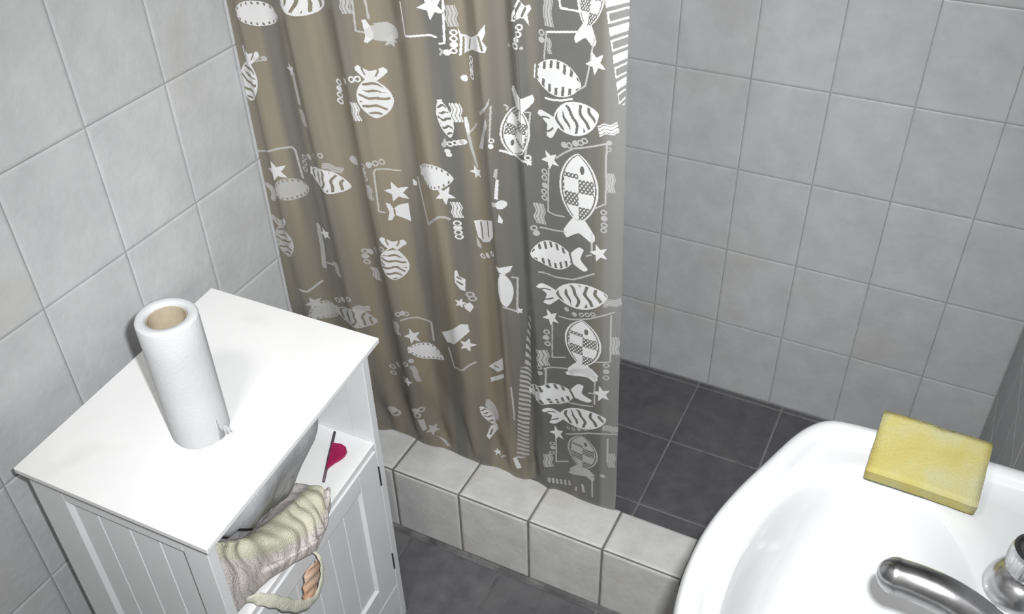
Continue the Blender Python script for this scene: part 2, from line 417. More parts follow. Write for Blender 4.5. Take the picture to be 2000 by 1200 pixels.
# ------------------------------------------------------------------ white cabinet
CO = Vector((0.0632, -0.6089, 0)); A1, A2 = math.radians(1.45), math.radians(4.2)
E1 = Vector((math.cos(A1), math.sin(A1), 0)); E2 = Vector((-math.sin(A2), math.cos(A2), 0))
CW, CD, CZ = 0.4155, 0.3140, 0.675       # top: width along the wall, depth, height
cab = empty('cabinet', CO)
tag(cab, 'small white wooden cabinet with open shelf above a panelled door, beside the tiled wall', 'cabinet')
def ct(d, w, z):                          # cabinet coordinates (depth, along, up) relative to the cabinet's foot
    p = E1 * d + E2 * w; return (p.x, p.y, z)
def cwp(d, w, z):
    p = CO + E1 * d + E2 * w; return (p.x, p.y, z)
def cbox(name, a, b, mat, parent=cab, bevel=0.0012):
    mb = MB(); mb.box(a, b, ct); return mb.build(name, mat, parent, bevel=bevel)
D0, D1 = 0.006, 0.300                     # body depth
W0, W1 = 0.009, 0.399                     # body width
SH = 0.478                                # shelf height
TZ = CZ - 0.009
cbox('top_panel', (0, 0, TZ), (CD, CW, CZ), MAT['white_top'], bevel=0.0012)
P = 0.016
# side walls: a frame of stiles and rails round a grooved panel
for nm, wa, wb, sgn in (('near', W0, W0 + P, -1), ('far', W1 - P, W1, 1)):
    mb = MB()
    face = wa if sgn < 0 else wb
    inner = wb if sgn < 0 else wa
    rec = face - sgn * 0.0055
    # stiles and rails
    for (da, db, za, zb) in ((D0, D0 + 0.057, 0.0, TZ), (D1 - 0.040, D1, 0.0, TZ)):
        mb.box((da, wa, za), (db, wb, zb), ct)
    for (za, zb) in ((TZ - 0.034, TZ), (0.055, 0.115)):
        mb.box((D0 + 0.057, wa, za), (D1 - 0.040, wb, zb), ct)
    sp_ = mb.build('side_frame', MAT['white_paint'], cab, bevel=0.0010)
    # sloping moulding on the stile
    mb = MB()
    for da, db in ((D0 + 0.057, D0 + 0.0635), (D1 - 0.040, D1 - 0.0465)):
        q = [(da, face, 0.115), (db, rec, 0.115), (db, rec, TZ - 0.034), (da, face, TZ - 0.034)]
        mb.add([ct(*p) for p in q], [(0, 1, 2, 3)])
    mb.build('moulding', MAT['white_paint'], cab)
    # boards of the panel, with V grooves between them
    xs = [D0 + 0.057, 0.1110, 0.1648, 0.2140, D1 - 0.040]
    for i in range(4):
        mb = MB(); g = 0.0016
        lo, hi = xs[i], xs[i + 1]
        q = [(lo, rec - sgn * 0.002), (lo + g, rec), (hi - g, rec), (hi, rec - sgn * 0.002), (hi, inner), (lo, inner)]
        mb.rings([[ct(d_, w_, 0.110) for d_, w_ in q], [ct(d_, w_, TZ - 0.030) for d_, w_ in q]], True, True)
        mb.build('board', MAT['white_paint'], cab)
cbox('back_panel', (D0, W0 + P, 0.06), (D0 + 0.006, W1 - P, TZ), MAT['white_paint'])
cbox('shelf', (D0 + 0.006, W0 + P, SH - 0.012), (D1 - 0.001, W1 - P, SH), MAT['white_top'])
cbox('bottom_panel', (D0 + 0.006, W0 + P, 0.06), (D1 - 0.02, W1 - P, 0.072), MAT['white_paint'])
cbox('bottom_rail', (D1 - 0.018, W0 + P, 0.045), (D1, W1 - P, 0.108), MAT['white_paint'])
# the door
DZ0, DZ1, DW0, DW1 = 0.112, SH - 0.0155, W0 + P + 0.0015, W1 - P - 0.0035
DF = D1 + 0.001
door = cbox('door', (DF - 0.018, DW0, DZ0), (DF - 0.0065, DW1, DZ1), MAT['white_paint'])
PW0, PW1, PZ0, PZ1 = DW0 + 0.050, 0.325, 0.163, 0.424
mb = MB()
mb.box((DF - 0.0065, DW0, DZ0), (DF, PW0, DZ1), ct); mb.box((DF - 0.0065, PW1, DZ0), (DF, DW1, DZ1), ct)
mb.box((DF - 0.0065, PW0, DZ0), (DF, PW1, PZ0), ct); mb.box((DF - 0.0065, PW0, PZ1), (DF, PW1, DZ1), ct)
mb.build('door_frame', MAT['white_paint'], door, bevel=0.0008)
mb = MB()
i5 = 0.006
oq = [(PW0, PZ0), (PW1, PZ0), (PW1, PZ1), (PW0, PZ1)]; iq = [(PW0 + i5, PZ0 + i5), (PW1 - i5, PZ0 + i5), (PW1 - i5, PZ1 - i5), (PW0 + i5, PZ1 - i5)]
mb.rings([[ct(DF, w_, z_) for w_, z_ in oq], [ct(DF - 0.0055, w_, z_) for w_, z_ in iq]])
mb.build('door_moulding', MAT['white_paint'], door)
bw = [PW0 + 0.003]
x = 0.2745
gs = []
while x > PW0 + 0.02:
    gs.append(x); x -= 0.0445
bw = [PW0 + 0.003] + gs[::-1] + [PW1 - 0.003]
for i in range(len(bw) - 1):
    lo, hi, g = bw[i], bw[i + 1], 0.0014
    q = [(DF - 0.0068, lo), (DF - 0.005, lo + g), (DF - 0.005, hi - g), (DF - 0.0068, hi), (DF - 0.012, hi), (DF - 0.012, lo)]
    mb = MB(); mb.rings([[ct(d_, w_, PZ0 + 0.002) for d_, w_ in q], [ct(d_, w_, PZ1 - 0.002) for d_, w_ in q]], True, True)
    mb.build('board', MAT['white_paint'], door)
for za, zb in ((0.380, 0.424), (0.158, 0.200)):
    mb = MB(); mb.box((DF - 0.014, DW1 - 0.0004, za), (DF + 0.0012, DW1 + 0.0030, zb), ct)
    h = mb.build('hinge', MAT['dark_metal'], door, bevel=0.0006); h['label'] = 'dark metal hinge'
mb = MB(); mb.lathe([(0.004, 0), (0.004, 0.008), (0.010, 0.014), (0.011, 0.020), (0.007, 0.025), (0.0001, 0.026)], (0, 0, 0), 20)
R_ = Matrix.Rotation(math.radians(90), 4, 'Y')
kp = Vector(ct(DF - 0.0005, DW0 + 0.025, 0.30))
mb.v = [tuple((R_ @ Vector(p)) + kp) for p in mb.v]
mb.build('knob', MAT['white_paint'], door, smooth=True)

# ------------------------------------------------------------------ paper roll on the cabinet
rc = Vector((0.2354, -0.4488, CZ))
roll = empty('paper_roll', rc)
tag(roll, 'white paper towel roll standing upright on the white cabinet', 'paper roll')
H, RO, RI = 0.194, 0.0378, 0.0242
def out_r(a, k):
    return RO + 0.0006 * math.sin(3 * a + k) + 0.0008 * (a / (2 * math.pi))
mb = MB(); n = 64; R = []
prof = [(0.0, -0.001, 0), (0.003, 0.0, 0), (0.05, 0, .4), (0.10, 0, .8), (0.15, 0, 1.2), (H - 0.004, 0, 1.6), (H - 0.0012, -0.0012, 1.6), (H, -0.004, 1.6)]
for z, dr, k in prof:
    R.append([((out_r(2 * math.pi * j / n, k) + dr) * math.cos(2 * math.pi * j / n + 0.6), (out_r(2 * math.pi * j / n, k) + dr) * math.sin(2 * math.pi * j / n + 0.6), z) for j in range(n)])
for r_, z_ in ((RI + 0.003, H - 0.0008), (RI + 0.0008, H - 0.003), (RI + 0.0006, 0.0)):
    R.append([(r_ * math.cos(2 * math.pi * j / n + 0.6), r_ * math.sin(2 * math.pi * j / n + 0.6), z_) for j in range(n)])
mb.rings(R); mb.build('paper', MAT['paper'], roll, smooth=True)
mb = MB(); mb.lathe([(RI, 0.0002), (RI, H - 0.005), (RI - 0.001, H - 0.0045), (RI - 0.0014, H - 0.006), (RI - 0.0014, 0.0002)], (0, 0, 0), 48)
c_ = mb.build('core_tube', MAT['cardboard'], roll, smooth=True); c_['label'] = 'brown cardboard tube'
# loose end of the paper, torn at the foot
mb = MB(); A_ = []; B_ = []
for k in range(9):
    a = -0.15 + 0.42 * k / 8; rr = RO + 0.0010 + 0.007 * max(0, (k - 4) / 4) ** 1.5
    A_.append((rr * math.cos(a), rr * math.sin(a), 0.001 + 0.004 * (k % 2) * (k > 4)))
    B_.append(((rr - 0.0005 * k) * math.cos(a), (rr - 0.0005 * k) * math.sin(a), 0.040 - 0.0036 * k))
mb.rings([A_, B_], closed=False)
fo = mb.build('loose_sheet', MAT['paper'], roll, smooth=True)
sm = fo.modifiers.new('thick', 'SOLIDIFY'); sm.thickness = 0.0006

# ------------------------------------------------------------------ things on the shelf
def lump(ctr, size, seed, n=40, mth=26, amp=0.12, lean=(0, 0), flat=0.0, power=0.7):
    rn = np.random.default_rng(seed)
    dirs = rn.normal(size=(16, 3)); dirs /= np.linalg.norm(dirs, axis=1)[:, None]; ph = rn.uniform(0, 6.28, 16); fq = rn.uniform(2.5, 9, 16)
    mb = MB(); R = []
    for i in range(mth + 1):
        th = math.pi * i / mth; ring = []
        for j in range(n):
            p = 2 * math.pi * j / n
            sg = lambda v, e: math.copysign(abs(v) ** e, v)
            v = np.array([sg(math.sin(th), power) * sg(math.cos(p), power), sg(math.sin(th), power) * sg(math.sin(p), power), sg(math.cos(th), power)])
            k = 1 + amp * float(np.sum(np.sin(dirs @ v * fq + ph) / fq) * 1.2)
            v = v * k * np.array(size)
            v[0] += lean[0] * v[2]; v[1] += lean[1] * v[2]
            ring.append((ctr[0] + v[0], ctr[1] + v[1], max(ctr[2] + v[2], flat)))
        R.append(ring)
    mb.rings(R, True, True); return mb

mb = lump((0.205, 0.170, SH + 0.083), (0.074, 0.128, 0.081), 5, amp=0.13, lean=(0.10, 0.42), flat=SH + 0.001)
TOP_W, TOP_Z = [0.028, 0.06, 0.11, 0.16, 0.21, 0.254], [0.634, 0.592, 0.546, 0.524, 0.509, 0.500]
def bag_fit(d, w, z):                     # the bag leans on the cloth in front of it
    w = max(w, 0.033); z = min(z, TZ - 0.004)
    lim = 0.284 if (w > 0.262 or z > float(np.interp(w, TOP_W, TOP_Z)) + 0.012) else 0.226
    return cwp(min(d, lim), w, z)
mb.v = [bag_fit(*p) for p in mb.v]
bag = mb.build('plastic_bag', MAT['bag'], None, smooth=True)
tag(bag, 'crumpled grey plastic bag standing on the open shelf of the white cabinet', 'bag')

# thin dark-handled magenta paddle lying beside the bag
pad = empty('paddle', cwp(0.262, 0.315, SH))
tag(pad, 'small magenta paddle with a thin dark stem on the cabinet shelf beside the grey bag', 'paddle')
pc = Vector(cwp(0.262, 0.315, SH))
def pl(d, w, z): return tuple(Vector(cwp(d, w, z)) - pc)
S0, S1 = (0.230, 0.374), (0.269, 0.278)     # stem ends on the shelf (depth, along)
mb = MB(); mb.tube([pl(S0[0], S0[1], SH + 0.004), pl((S0[0] + S1[0]) / 2, (S0[1] + S1[1]) / 2, SH + 0.005), pl(S1[0], S1[1], SH + 0.004)], [0.0022, 0.0026, 0.0022], 10)
mb.build('stem', MAT['dark_stick'], pad, smooth=True)
ax = (S1[0] - S0[0], S1[1] - S0[1]); L_ = math.hypot(*ax); ax = (ax[0] / L_, ax[1] / L_); pn = (-ax[1], ax[0])
if pn[0] < 0: pn = (-pn[0], -pn[1])
prof = [(0.026, 0.0), (0.026, 0.006), (0.027, 0.016), (0.033, 0.024), (0.042, 0.027), (0.051, 0.0245), (0.058, 0.019), (0.065, 0.011), (0.072, 0.005), (0.080, 0.0)]
lo_, hi_ = [], []
for s_, q_ in prof:
    d_, w_ = S0[0] + ax[0] * s_ + pn[0] * q_, S0[1] + ax[1] * s_ + pn[1] * q_
    lo_.append(pl(d_, w_, SH + 0.0012)); hi_.append(pl(d_, w_, SH + 0.0075 - 0.05 * q_))
mb = MB(); mb.rings([lo_, hi_], True, True)
mb.build('blade', MAT['magenta'], pad, bevel=0.001)

# striped towel heaped in the near half of the shelf, hanging over its front edge
tow = empty('towel', cwp(0.28, 0.12, SH))
tag(tow, 'crumpled pale striped towel with cream band hanging out of the cabinet shelf', 'towel')
tp = Vector(cwp(0.28, 0.12, SH))
def interp(x, xs, ys): return float(np.interp(x, xs, ys))
NS, NT = 96, 72
V_ = []; UVs = []
rn = np.random.default_rng(11)
for i in range(NS):
    s_ = i / (NS - 1); w_ = 0.028 + 0.226 * s_
    topz = interp(w_, [0.028, 0.06, 0.11, 0.16, 0.21, 0.254], [0.634, 0.592, 0.546, 0.524, 0.509, 0.500])
    botz = interp(w_, [0.028, 0.06, 0.10, 0.14, 0.18, 0.215, 0.24, 0.254], [0.486, 0.486, 0.484, 0.472, 0.452, 0.462, 0.488, 0.498])
    frd = interp(w_, [0.028, 0.08, 0.13, 0.18, 0.22, 0.254], [0.288, 0.294, 0.306, 0.315, 0.311, 0.298])
    prof = [(0.236, SH + 0.006), (0.240, (topz + SH) / 2), (0.256, topz - 0.010), (0.274, topz), (frd - 0.012, topz - 0.006), (frd - 0.004, topz - 0.030 - 0.1 * (topz - botz)), (frd, (topz * 0.35 + botz * 0.65)), (frd - 0.002, botz + 0.008), (frd - 0.010, botz)]
    pp = spline([Vector((a, b_, 0)) for a, b_ in prof], 10)
    for j in range(NT):
        t_ = j / (NT - 1); q = t_ * (len(pp) - 1); k = min(int(q), len(pp) - 2); f = q - k
        p = pp[k].lerp(pp[k + 1], f)
        env = math.sin(math.pi * min(1, t_ * 1.15)) ** 0.5 if t_ < 0.87 else max(0.0, math.sin(math.pi * min(1, t_ * 1.15))) ** 0.5
        rp_ = 0.0022 * math.sin(w_ * 260 + 5 * t_ + 2.2 * math.sin(8 * t_ + w_ * 44)) + 0.0024 * math.sin(w_ * 118 - 9 * t_ + 2 + 1.5 * math.sin(w_ * 60)) + 0.0046 * math.sin(19 * t_ + 38 * w_ + 1.6 * math.sin(w_ * 75)) * (0.4 + 0.6 * math.sin(w_ * 35 + 1) ** 2)
        rp_ *= env
        dn = Vector((0.75, 0.66, 0))
        d_, z_ = p.x + dn.x * rp_, p.y + dn.y * rp_
        V_.append(tuple(Vector(cwp(d_, w_ + 0.002 * math.sin(30 * t_ + 7 * s_), z_)) - tp)); UVs.append((s_, t_))
F_ = [(i * NT + j, (i + 1) * NT + j, (i + 1) * NT + j + 1, i * NT + j + 1) for i in range(NS - 1) for j in range(NT - 1)]
me = bpy.data.meshes.new('cloth'); me.from_pydata(V_, [], F_); me.update()
uvl = me.uv_layers.new(name='UVMap')
for lp in me.loops: uvl.data[lp.index].uv = UVs[lp.vertex_index]
me.polygons.foreach_set('use_smooth', [True] * len(me.polygons))
co = link('cloth', me, MAT['towel'], tow)
sm = co.modifiers.new('thick', 'SOLIDIFY'); sm.thickness = 0.003; sm.offset = -1
# the loop of cloth that hangs down at the front
lp_pts = [(0.309, 0.172, 0.470), (0.3225, 0.174, 0.455), (0.328, 0.168, 0.436), (0.330, 0.156, 0.418), (0.330, 0.138, 0.409), (0.327, 0.116, 0.419), (0.322, 0.096, 0.442), (0.315, 0.078, 0.471), (0.302, 0.062, 0.490), (0.284, 0.052, 0.489)]
pts = spline([Vector(cwp(*p)) - tp for p in lp_pts], 8)
mb = MB(); mb.tube(pts, [0.0026 + 0.0066 * min(1, (i / 40) ** 1.8) + 0.0008 * math.sin(i * 0.9) for i in range(len(pts))], 14, flat=0.32, up=tuple(E1))
lo = mb.build('hem_loop', MAT['hem_cloth'], tow, smooth=True); lo['label'] = 'cream edge of the towel hanging in a loop'
V_ = []
for i in range(14):
    for j in range(9):
        a, c = i / 13, j / 8
        w_ = 0.118 + 0.040 * c + 0.018 * a - 0.016 * (2 * a - 1) ** 2 * (c - 0.3); z_ = 0.412 + 0.054 * a + 0.004 * math.sin(5 * c)
        V_.append(tuple(Vector(cwp(0.3225 + 0.005 * math.sin(math.pi * c) + 0.0015 * math.sin(20 * a), w_, z_)) - tp))
me = bpy.data.meshes.new('patch'); me.from_pydata(V_, [], [(i * 9 + j, (i + 1) * 9 + j, (i + 1) * 9 + j + 1, i * 9 + j + 1) for i in range(13) for j in range(8)]); me.update()
me.polygons.foreach_set('use_smooth', [True] * len(me.polygons))
po = link('inner_fold', me, MAT['orange_cloth'], tow); po['label'] = 'orange stained inner fold of the towel'
sm = po.modifiers.new('thick', 'SOLIDIFY'); sm.thickness = 0.002

# ------------------------------------------------------------------ washbasin
SZ = 0.800; SYC = -0.457
basin = empty('washbasin', (1.10, SYC, 0.60))
tag(basin, 'glossy white ceramic washbasin mounted on the wall', 'washbasin')
bo = Vector((1.10, SYC, 0.60))
half = [(1.2550, -0.215), (1.2530, -0.203), (1.2470, -0.1965), (1.235, -0.194), (1.20, -0.194), (1.12, -0.1945), (1.04, -0.197), (1.005, -0.200), (0.985, -0.206), (0.969, -0.222), (0.955, -0.248), (0.938, -0.297), (0.920, -0.351), (0.9075, -0.405), (0.9035, -0.457)]
pts = [Vector((x_, y_, 0)) for x_, y_ in half]
pts += [Vector((p.x, 2 * SYC - p.y, 0)) for p in pts[-2::-1]]
sp = spline(pts, 8)
NB = 160
# resample evenly, counting from the wall corner
cum = [0.0]
for a, b_ in zip(sp[:-1], sp[1:]): cum.append(cum[-1] + (b_ - a).length)
NFR = 120
outl = []
for k in range(NFR):
    t_ = cum[-1] * k / (NFR - 1); i = int(np.searchsorted(cum, t_)) ; i = min(max(i, 1), len(sp) - 1)
    f = (t_ - cum[i - 1]) / max(1e-9, cum[i] - cum[i - 1]); outl.append(sp[i - 1].lerp(sp[i], f))
back = [outl[-1].lerp(outl[0], (k + 1) / 41) for k in range(40)]
outl = outl + back; NB = len(outl)
# inward normals
nor = []
for k in range(NB):
    t_ = (outl[(k + 4) % NB] - outl[(k - 4) % NB]).normalized(); nn = Vector((-t_.y, t_.x, 0))
    c0 = Vector((1.08, SYC + (outl[k].y - SYC) * 0.5, 0)) - outl[k]
    if nn.dot(c0) < 0: nn = -nn
    nor.append(nn)
BC = Vector((1.060, SYC - 0.006, 0)); BA, BB = 0.1180, 0.2110
def bowl_pt(k, s_):
    u = (outl[k] - BC).normalized(); n_ = 2.08
    r_e = (abs(u.x / BA) ** n_ + abs(u.y / BB) ** n_) ** (-1 / n_)
    lim = (outl[k] + nor[k] * 0.034 - BC).dot(u)
    r_ = (r_e ** -14 + lim ** -14) ** (-1 / 14)          # soft minimum: the bowl stays inside the rim
    return BC + u * (r_ * s_)
def inset(dd, z):
    ring = []
    for k in range(NB):
        p = outl[k] + nor[k] * dd
        ring.append((p.x, p.y, z))
    return ring
def bowl(s_, z): return [(*bowl_pt(k, s_).xy, z) for k in range(NB)]
def mixring(a, b_, f, z): return [(*(Vector(p[:2]) * (1 - f) + Vector(q[:2]) * f), z) for p, q in zip(a, b_)]
R = [inset(0.060, 0.640), inset(0.030, 0.690), inset(0.012, 0.735), inset(0.003, 0.765), inset(0.0, 0.782), inset(0.0012, 0.790), inset(0.0045, 0.796), inset(0.009, 0.799), inset(0.014, 0.7995), inset(0.0185, 0.7982), inset(0.0225, 0.7945), inset(0.0255, 0.7900), inset(0.0285, 0.7872)]
i0 = R[-1]; b0 = bowl(1.0, 0)
R += [mixring(i0, b0, 0.35, 0.7858), mixring(i0, b0, 0.7, 0.7854), mixring(i0, b0, 1.0, 0.7846)]
R += [bowl(0.985, 0.7825), bowl(0.968, 0.777), bowl(0.945, 0.765), bowl(0.92, 0.744), bowl(0.87, 0.718), bowl(0.78, 0.694), bowl(0.64, 0.680), bowl(0.45, 0.672), bowl(0.25, 0.668), bowl(0.11, 0.666)]
R = [[(p[0] - bo.x, p[1] - bo.y, p[2] - bo.z) for p in r_] for r_ in R]
mb = MB(); mb.rings(R, True, False)
mb.build('bowl', MAT['ceramic'], basin, smooth=True)
mb = MB(); dc = (BC.x - bo.x, 0, 0)
mb.lathe([(0.024, 0.0672), (0.0215, 0.0685), (0.018, 0.067), (0.016, 0.063), (0.0001, 0.062)], dc, 32)
mb.build('drain', MAT['chrome'], basin, smooth=True)

# taps: swan spout in the middle and a cross-cut handle beside it
tap = empty('tap', (1.195, SYC - 0.016, 0.787))
tag(tap, 'worn chrome tap with long curved spout on the washbasin', 'tap')
to = Vector((1.195, SYC - 0.016, 0.787))
TY = SYC - 0.016
path = [(1.196, TY, 0.790), (1.196, TY, 0.812), (1.192, TY + 0.0005, 0.830), (1.180, TY + 0.002, 0.845), (1.158, TY + 0.006, 0.8600), (1.130, TY + 0.010, 0.8700), (1.105, TY + 0.013, 0.8710), (1.0875, TY + 0.0155, 0.8680), (1.0775, TY + 0.0165, 0.8655), (1.0690, TY + 0.0175, 0.8630)]
pp = spline([Vector(p) - to for p in path], 10)
rad = [float(np.interp(i / (len(pp) - 1), [0, .2, .5, .75, .86, .92, .96, 1], [0.0185, 0.0185, 0.0182, 0.0178, 0.0180, 0.0182, 0.0182, 0.0182])) for i in range(len(pp))]
tail_ = 0.0; RT = 0.0182                  # round the tip off
for i in range(len(pp) - 1, -1, -1):
    if i < len(pp) - 1: tail_ += (pp[i + 1] - pp[i]).length
    if tail_ < RT: rad[i] = max(0.0012, math.sqrt(max(0.0, RT ** 2 - (RT - tail_) ** 2)))
mb = MB(); mb.tube(pp, rad, 32, flat=0.88, up=(0, 1, 0.0)); 
spo = mb.build('spout', MAT['chrome'], tap, smooth=True)
mb = MB(); mb.lathe([(0.0125, 0.0), (0.0130, -0.008), (0.0115, -0.012), (0.009, -0.0125), (0.0085, -0.008)], (1.0905 - to.x, 0.0155, 0.855 - to.z), 28)
mb.build('nozzle', MAT['chrome'], tap, smooth=True)
mb = MB(); mb.lathe([(0.030, 0.0), (0.030, 0.003), (0.026, 0.008), (0.021, 0.018), (0.0185, 0.030)], (0, 0, 0), 40)
mb.build('spout_base', MAT['chrome'], tap, smooth=True)
def handle(y, lab):
    h = empty('water_valve', (1.200, y, 0.783)); tag(h, lab, 'valve', 'water valves of the washbasin')
    mb = MB(); mb.lathe([(0.0335, 0.0), (0.0340, 0.004), (0.0325, 0.012), (0.0285, 0.021), (0.0235, 0.027), (0.0200, 0.030), (0.0190, 0.034)], (0, 0, 0), 48)
    mb.build('bell', MAT['chrome'], h, smooth=True)
    # fluted grip
    mb = MB(); n = 72; R = []
    for r_, z_, fl_ in ((0.0190, 0.032, 0), (0.0218, 0.034, 0.5), (0.0224, 0.037, 1), (0.0224, 0.058, 1), (0.0218, 0.061, 0.6), (0.0212, 0.0625, 0), (0.0185, 0.0630, 0), (0.0178, 0.0600, 0), (0.0174, 0.0592, 0)):
        R.append([((r_ + fl_ * 0.0004 * math.cos(24 * 2 * math.pi * j / n)) * math.cos(2 * math.pi * j / n), (r_ + fl_ * 0.0004 * math.cos(24 * 2 * math.pi * j / n)) * math.sin(2 * math.pi * j / n), z_) for j in range(n)])
    mb.rings(R); mb.build('grip', MAT['chrome'], h, auto=math.radians(50))
    mb = MB(); mb.lathe([(0.0176, 0.0590), (0.0172, 0.0605), (0.0140, 0.0612), (0.0136, 0.0600), (0.0001, 0.0604)], (0, 0, 0), 40)
    mb.build('cap', MAT['chrome_dark'], h, smooth=True)
handle(SYC + 0.104, 'chrome tap handle with fluted grip between the spout and the yellow sponge')
handle(SYC - 0.104, 'chrome tap handle with fluted grip on the far side of the spout from the sponge')

# ------------------------------------------------------------------ sponge
SP_L, SP_W, SP_H = 0.111, 0.079, 0.021
bm = bmesh.new(); bmesh.ops.create_cube(bm, size=1.0)
bmesh.ops.scale(bm, vec=(SP_L, SP_W, SP_H), verts=bm.verts)
bmesh.ops.bevel(bm, geom=bm.edges[:], offset=0.0012, segments=2, affect='EDGES')
bmesh.ops.subdivide_edges(bm, edges=[e for e in bm.edges if e.calc_length() > 0.01], cuts=12, use_grid_fill=True)
rn = random.Random(4)
for v in bm.verts:
    k = 0.0002
    v.co += Vector((rn.uniform(-k, k), rn.uniform(-k, k), rn.uniform(-k, k)))
    v.co.z += 0.0014 * math.cos(v.co.x * 34) - 0.0008
    if v.co.y > SP_W * 0.40: v.co.y -= 0.0016 * max(0, math.sin(v.co.x * 90 + 1)) ** 4
me = bpy.data.meshes.new('sponge'); bm.to_mesh(me); bm.free()
me.polygons.foreach_set('use_smooth', [True] * len(me.polygons))
sg = link('sponge', me, MAT['sponge'])
tag(sg, 'rectangular yellow sponge lying on the rim of the white washbasin', 'sponge')
sg.location = (1.0955, -0.2450, 0.8135)
sg.rotation_euler = (math.radians(17), math.radians(0.5), math.radians(-1.5))

# ------------------------------------------------------------------ shower curtain
CURT_L, CURT_R, CURT_B, CURT_T = 0.003, 0.648, 0.172, 1.93

def curtain_fold(X, z):
    """Depth of the folds (towards the room is negative y) at X metres along the curtain and height z."""
    ridges = ((0.035, 0.016, -0.006), (0.085, 0.020, 0.010), (0.130, 0.018, -0.010), (0.185, 0.020, 0.010), (0.232, 0.020, -0.012),
              (0.288, 0.021, 0.012), (0.352, 0.024, -0.011), (0.412, 0.017, 0.010), (0.444, 0.012, -0.008), (0.474, 0.014, 0.013), (0.500, 0.010, -0.006))
    g = 0.0
    dz = z - 0.6
    for c, s, a in ridges:
        cc = c + 0.012 * np.sin(c * 40 + 2.2 * z) * np.clip(1.0 - z * 0.3, 0.2, 1)
        g = g + a * np.exp(-((X - cc) / s) ** 2)
    low = np.clip((0.42 - z) / 0.25, 0, 1)
    fade = 1 - np.clip((X - 0.50) / 0.03, 0, 1)
    g = g + fade * low * 0.004 * np.sin(X * 95 + 3 * z * 10)
    # nearly flat last panel with a soft roll at its free edge
    g = g + (1 - fade) * (0.003 * np.sin((X - 0.5) * 42 + 1.5 * z) + 0.006 * np.clip((X - 0.615) / 0.03, 0, 1) ** 2)
    return g * (1 + 0.25 * np.clip(z - 1.0, 0, 1))

def curtain_pt(X, z):
    """Point of the curtain surface for X metres along and height z."""
    w = np.clip(X / 0.16, 0, 1); w = w * w * (3 - 2 * w)
    ym = 0.058 - 0.080 * (z - 0.175)
    yl = 0.002 + 0.028 * np.clip((0.5 - z) / 0.3, 0, 1)
    yl = yl * (1 - np.clip((z - 1.1) / 0.8, 0, 1)) + ym * np.clip((z - 1.1) / 0.8, 0, 1)
    y = yl * (1 - w) + ym * w
    edge = np.clip(X / 0.03, 0, 1)
    rest = 1 - 0.65 * np.clip((0.215 - z) / 0.045, 0, 1)
    y = y + curtain_fold(X, z) * edge * rest
    x = X + 0.004 * np.sin(X * 60 + z * 2.0) * edge * (X < 0.5)
    return x, y, z

curtain = empty('shower_curtain', (0.32, 0.06, CURB_Z))
tag(curtain, 'smoky translucent vinyl shower curtain printed with white fish and stars', 'shower curtain')
co_ = Vector((0.32, 0.06, CURB_Z))
NX, NZ = 340, 220
zz = np.concatenate([np.linspace(CURT_B, 1.25, 170), np.linspace(1.26, CURT_T, NZ - 170)])
XX = np.linspace(CURT_L, CURT_R, NX)
GX, GZ = np.meshgrid(XX, zz)
bz = np.clip((0.20 - GZ) / 0.03, 0, 1)      # the hem lifts a little here and there on the curb
GZ2 = GZ + bz * (0.003 + 0.0022 * np.sin(GX * 37 + 1) + 0.0012 * np.sin(GX * 83))
px, py, pz = curtain_pt(GX, GZ2)
me = bpy.data.meshes.new('sheet')
V_ = np.stack([px - co_.x, py - co_.y, pz - co_.z], -1).reshape(-1, 3)
idx = np.arange(NX * NZ).reshape(NZ, NX)
F_ = np.stack([idx[:-1, :-1], idx[:-1, 1:], idx[1:, 1:], idx[1:, :-1]], -1).reshape(-1, 4)
me.from_pydata(V_.tolist(), [], F_.tolist()); me.update()
uvl = me.uv_layers.new(name='UVMap')
vi = np.empty(len(me.loops), dtype=np.int32); me.loops.foreach_get('vertex_index', vi)
uvl.data.foreach_set('uv', np.stack([GX.reshape(-1)[vi], GZ.reshape(-1)[vi]], -1).reshape(-1).astype(np.float32))
me.polygons.foreach_set('use_smooth', [True] * len(me.polygons))
link('sheet', me, MAT['vinyl'], curtain)

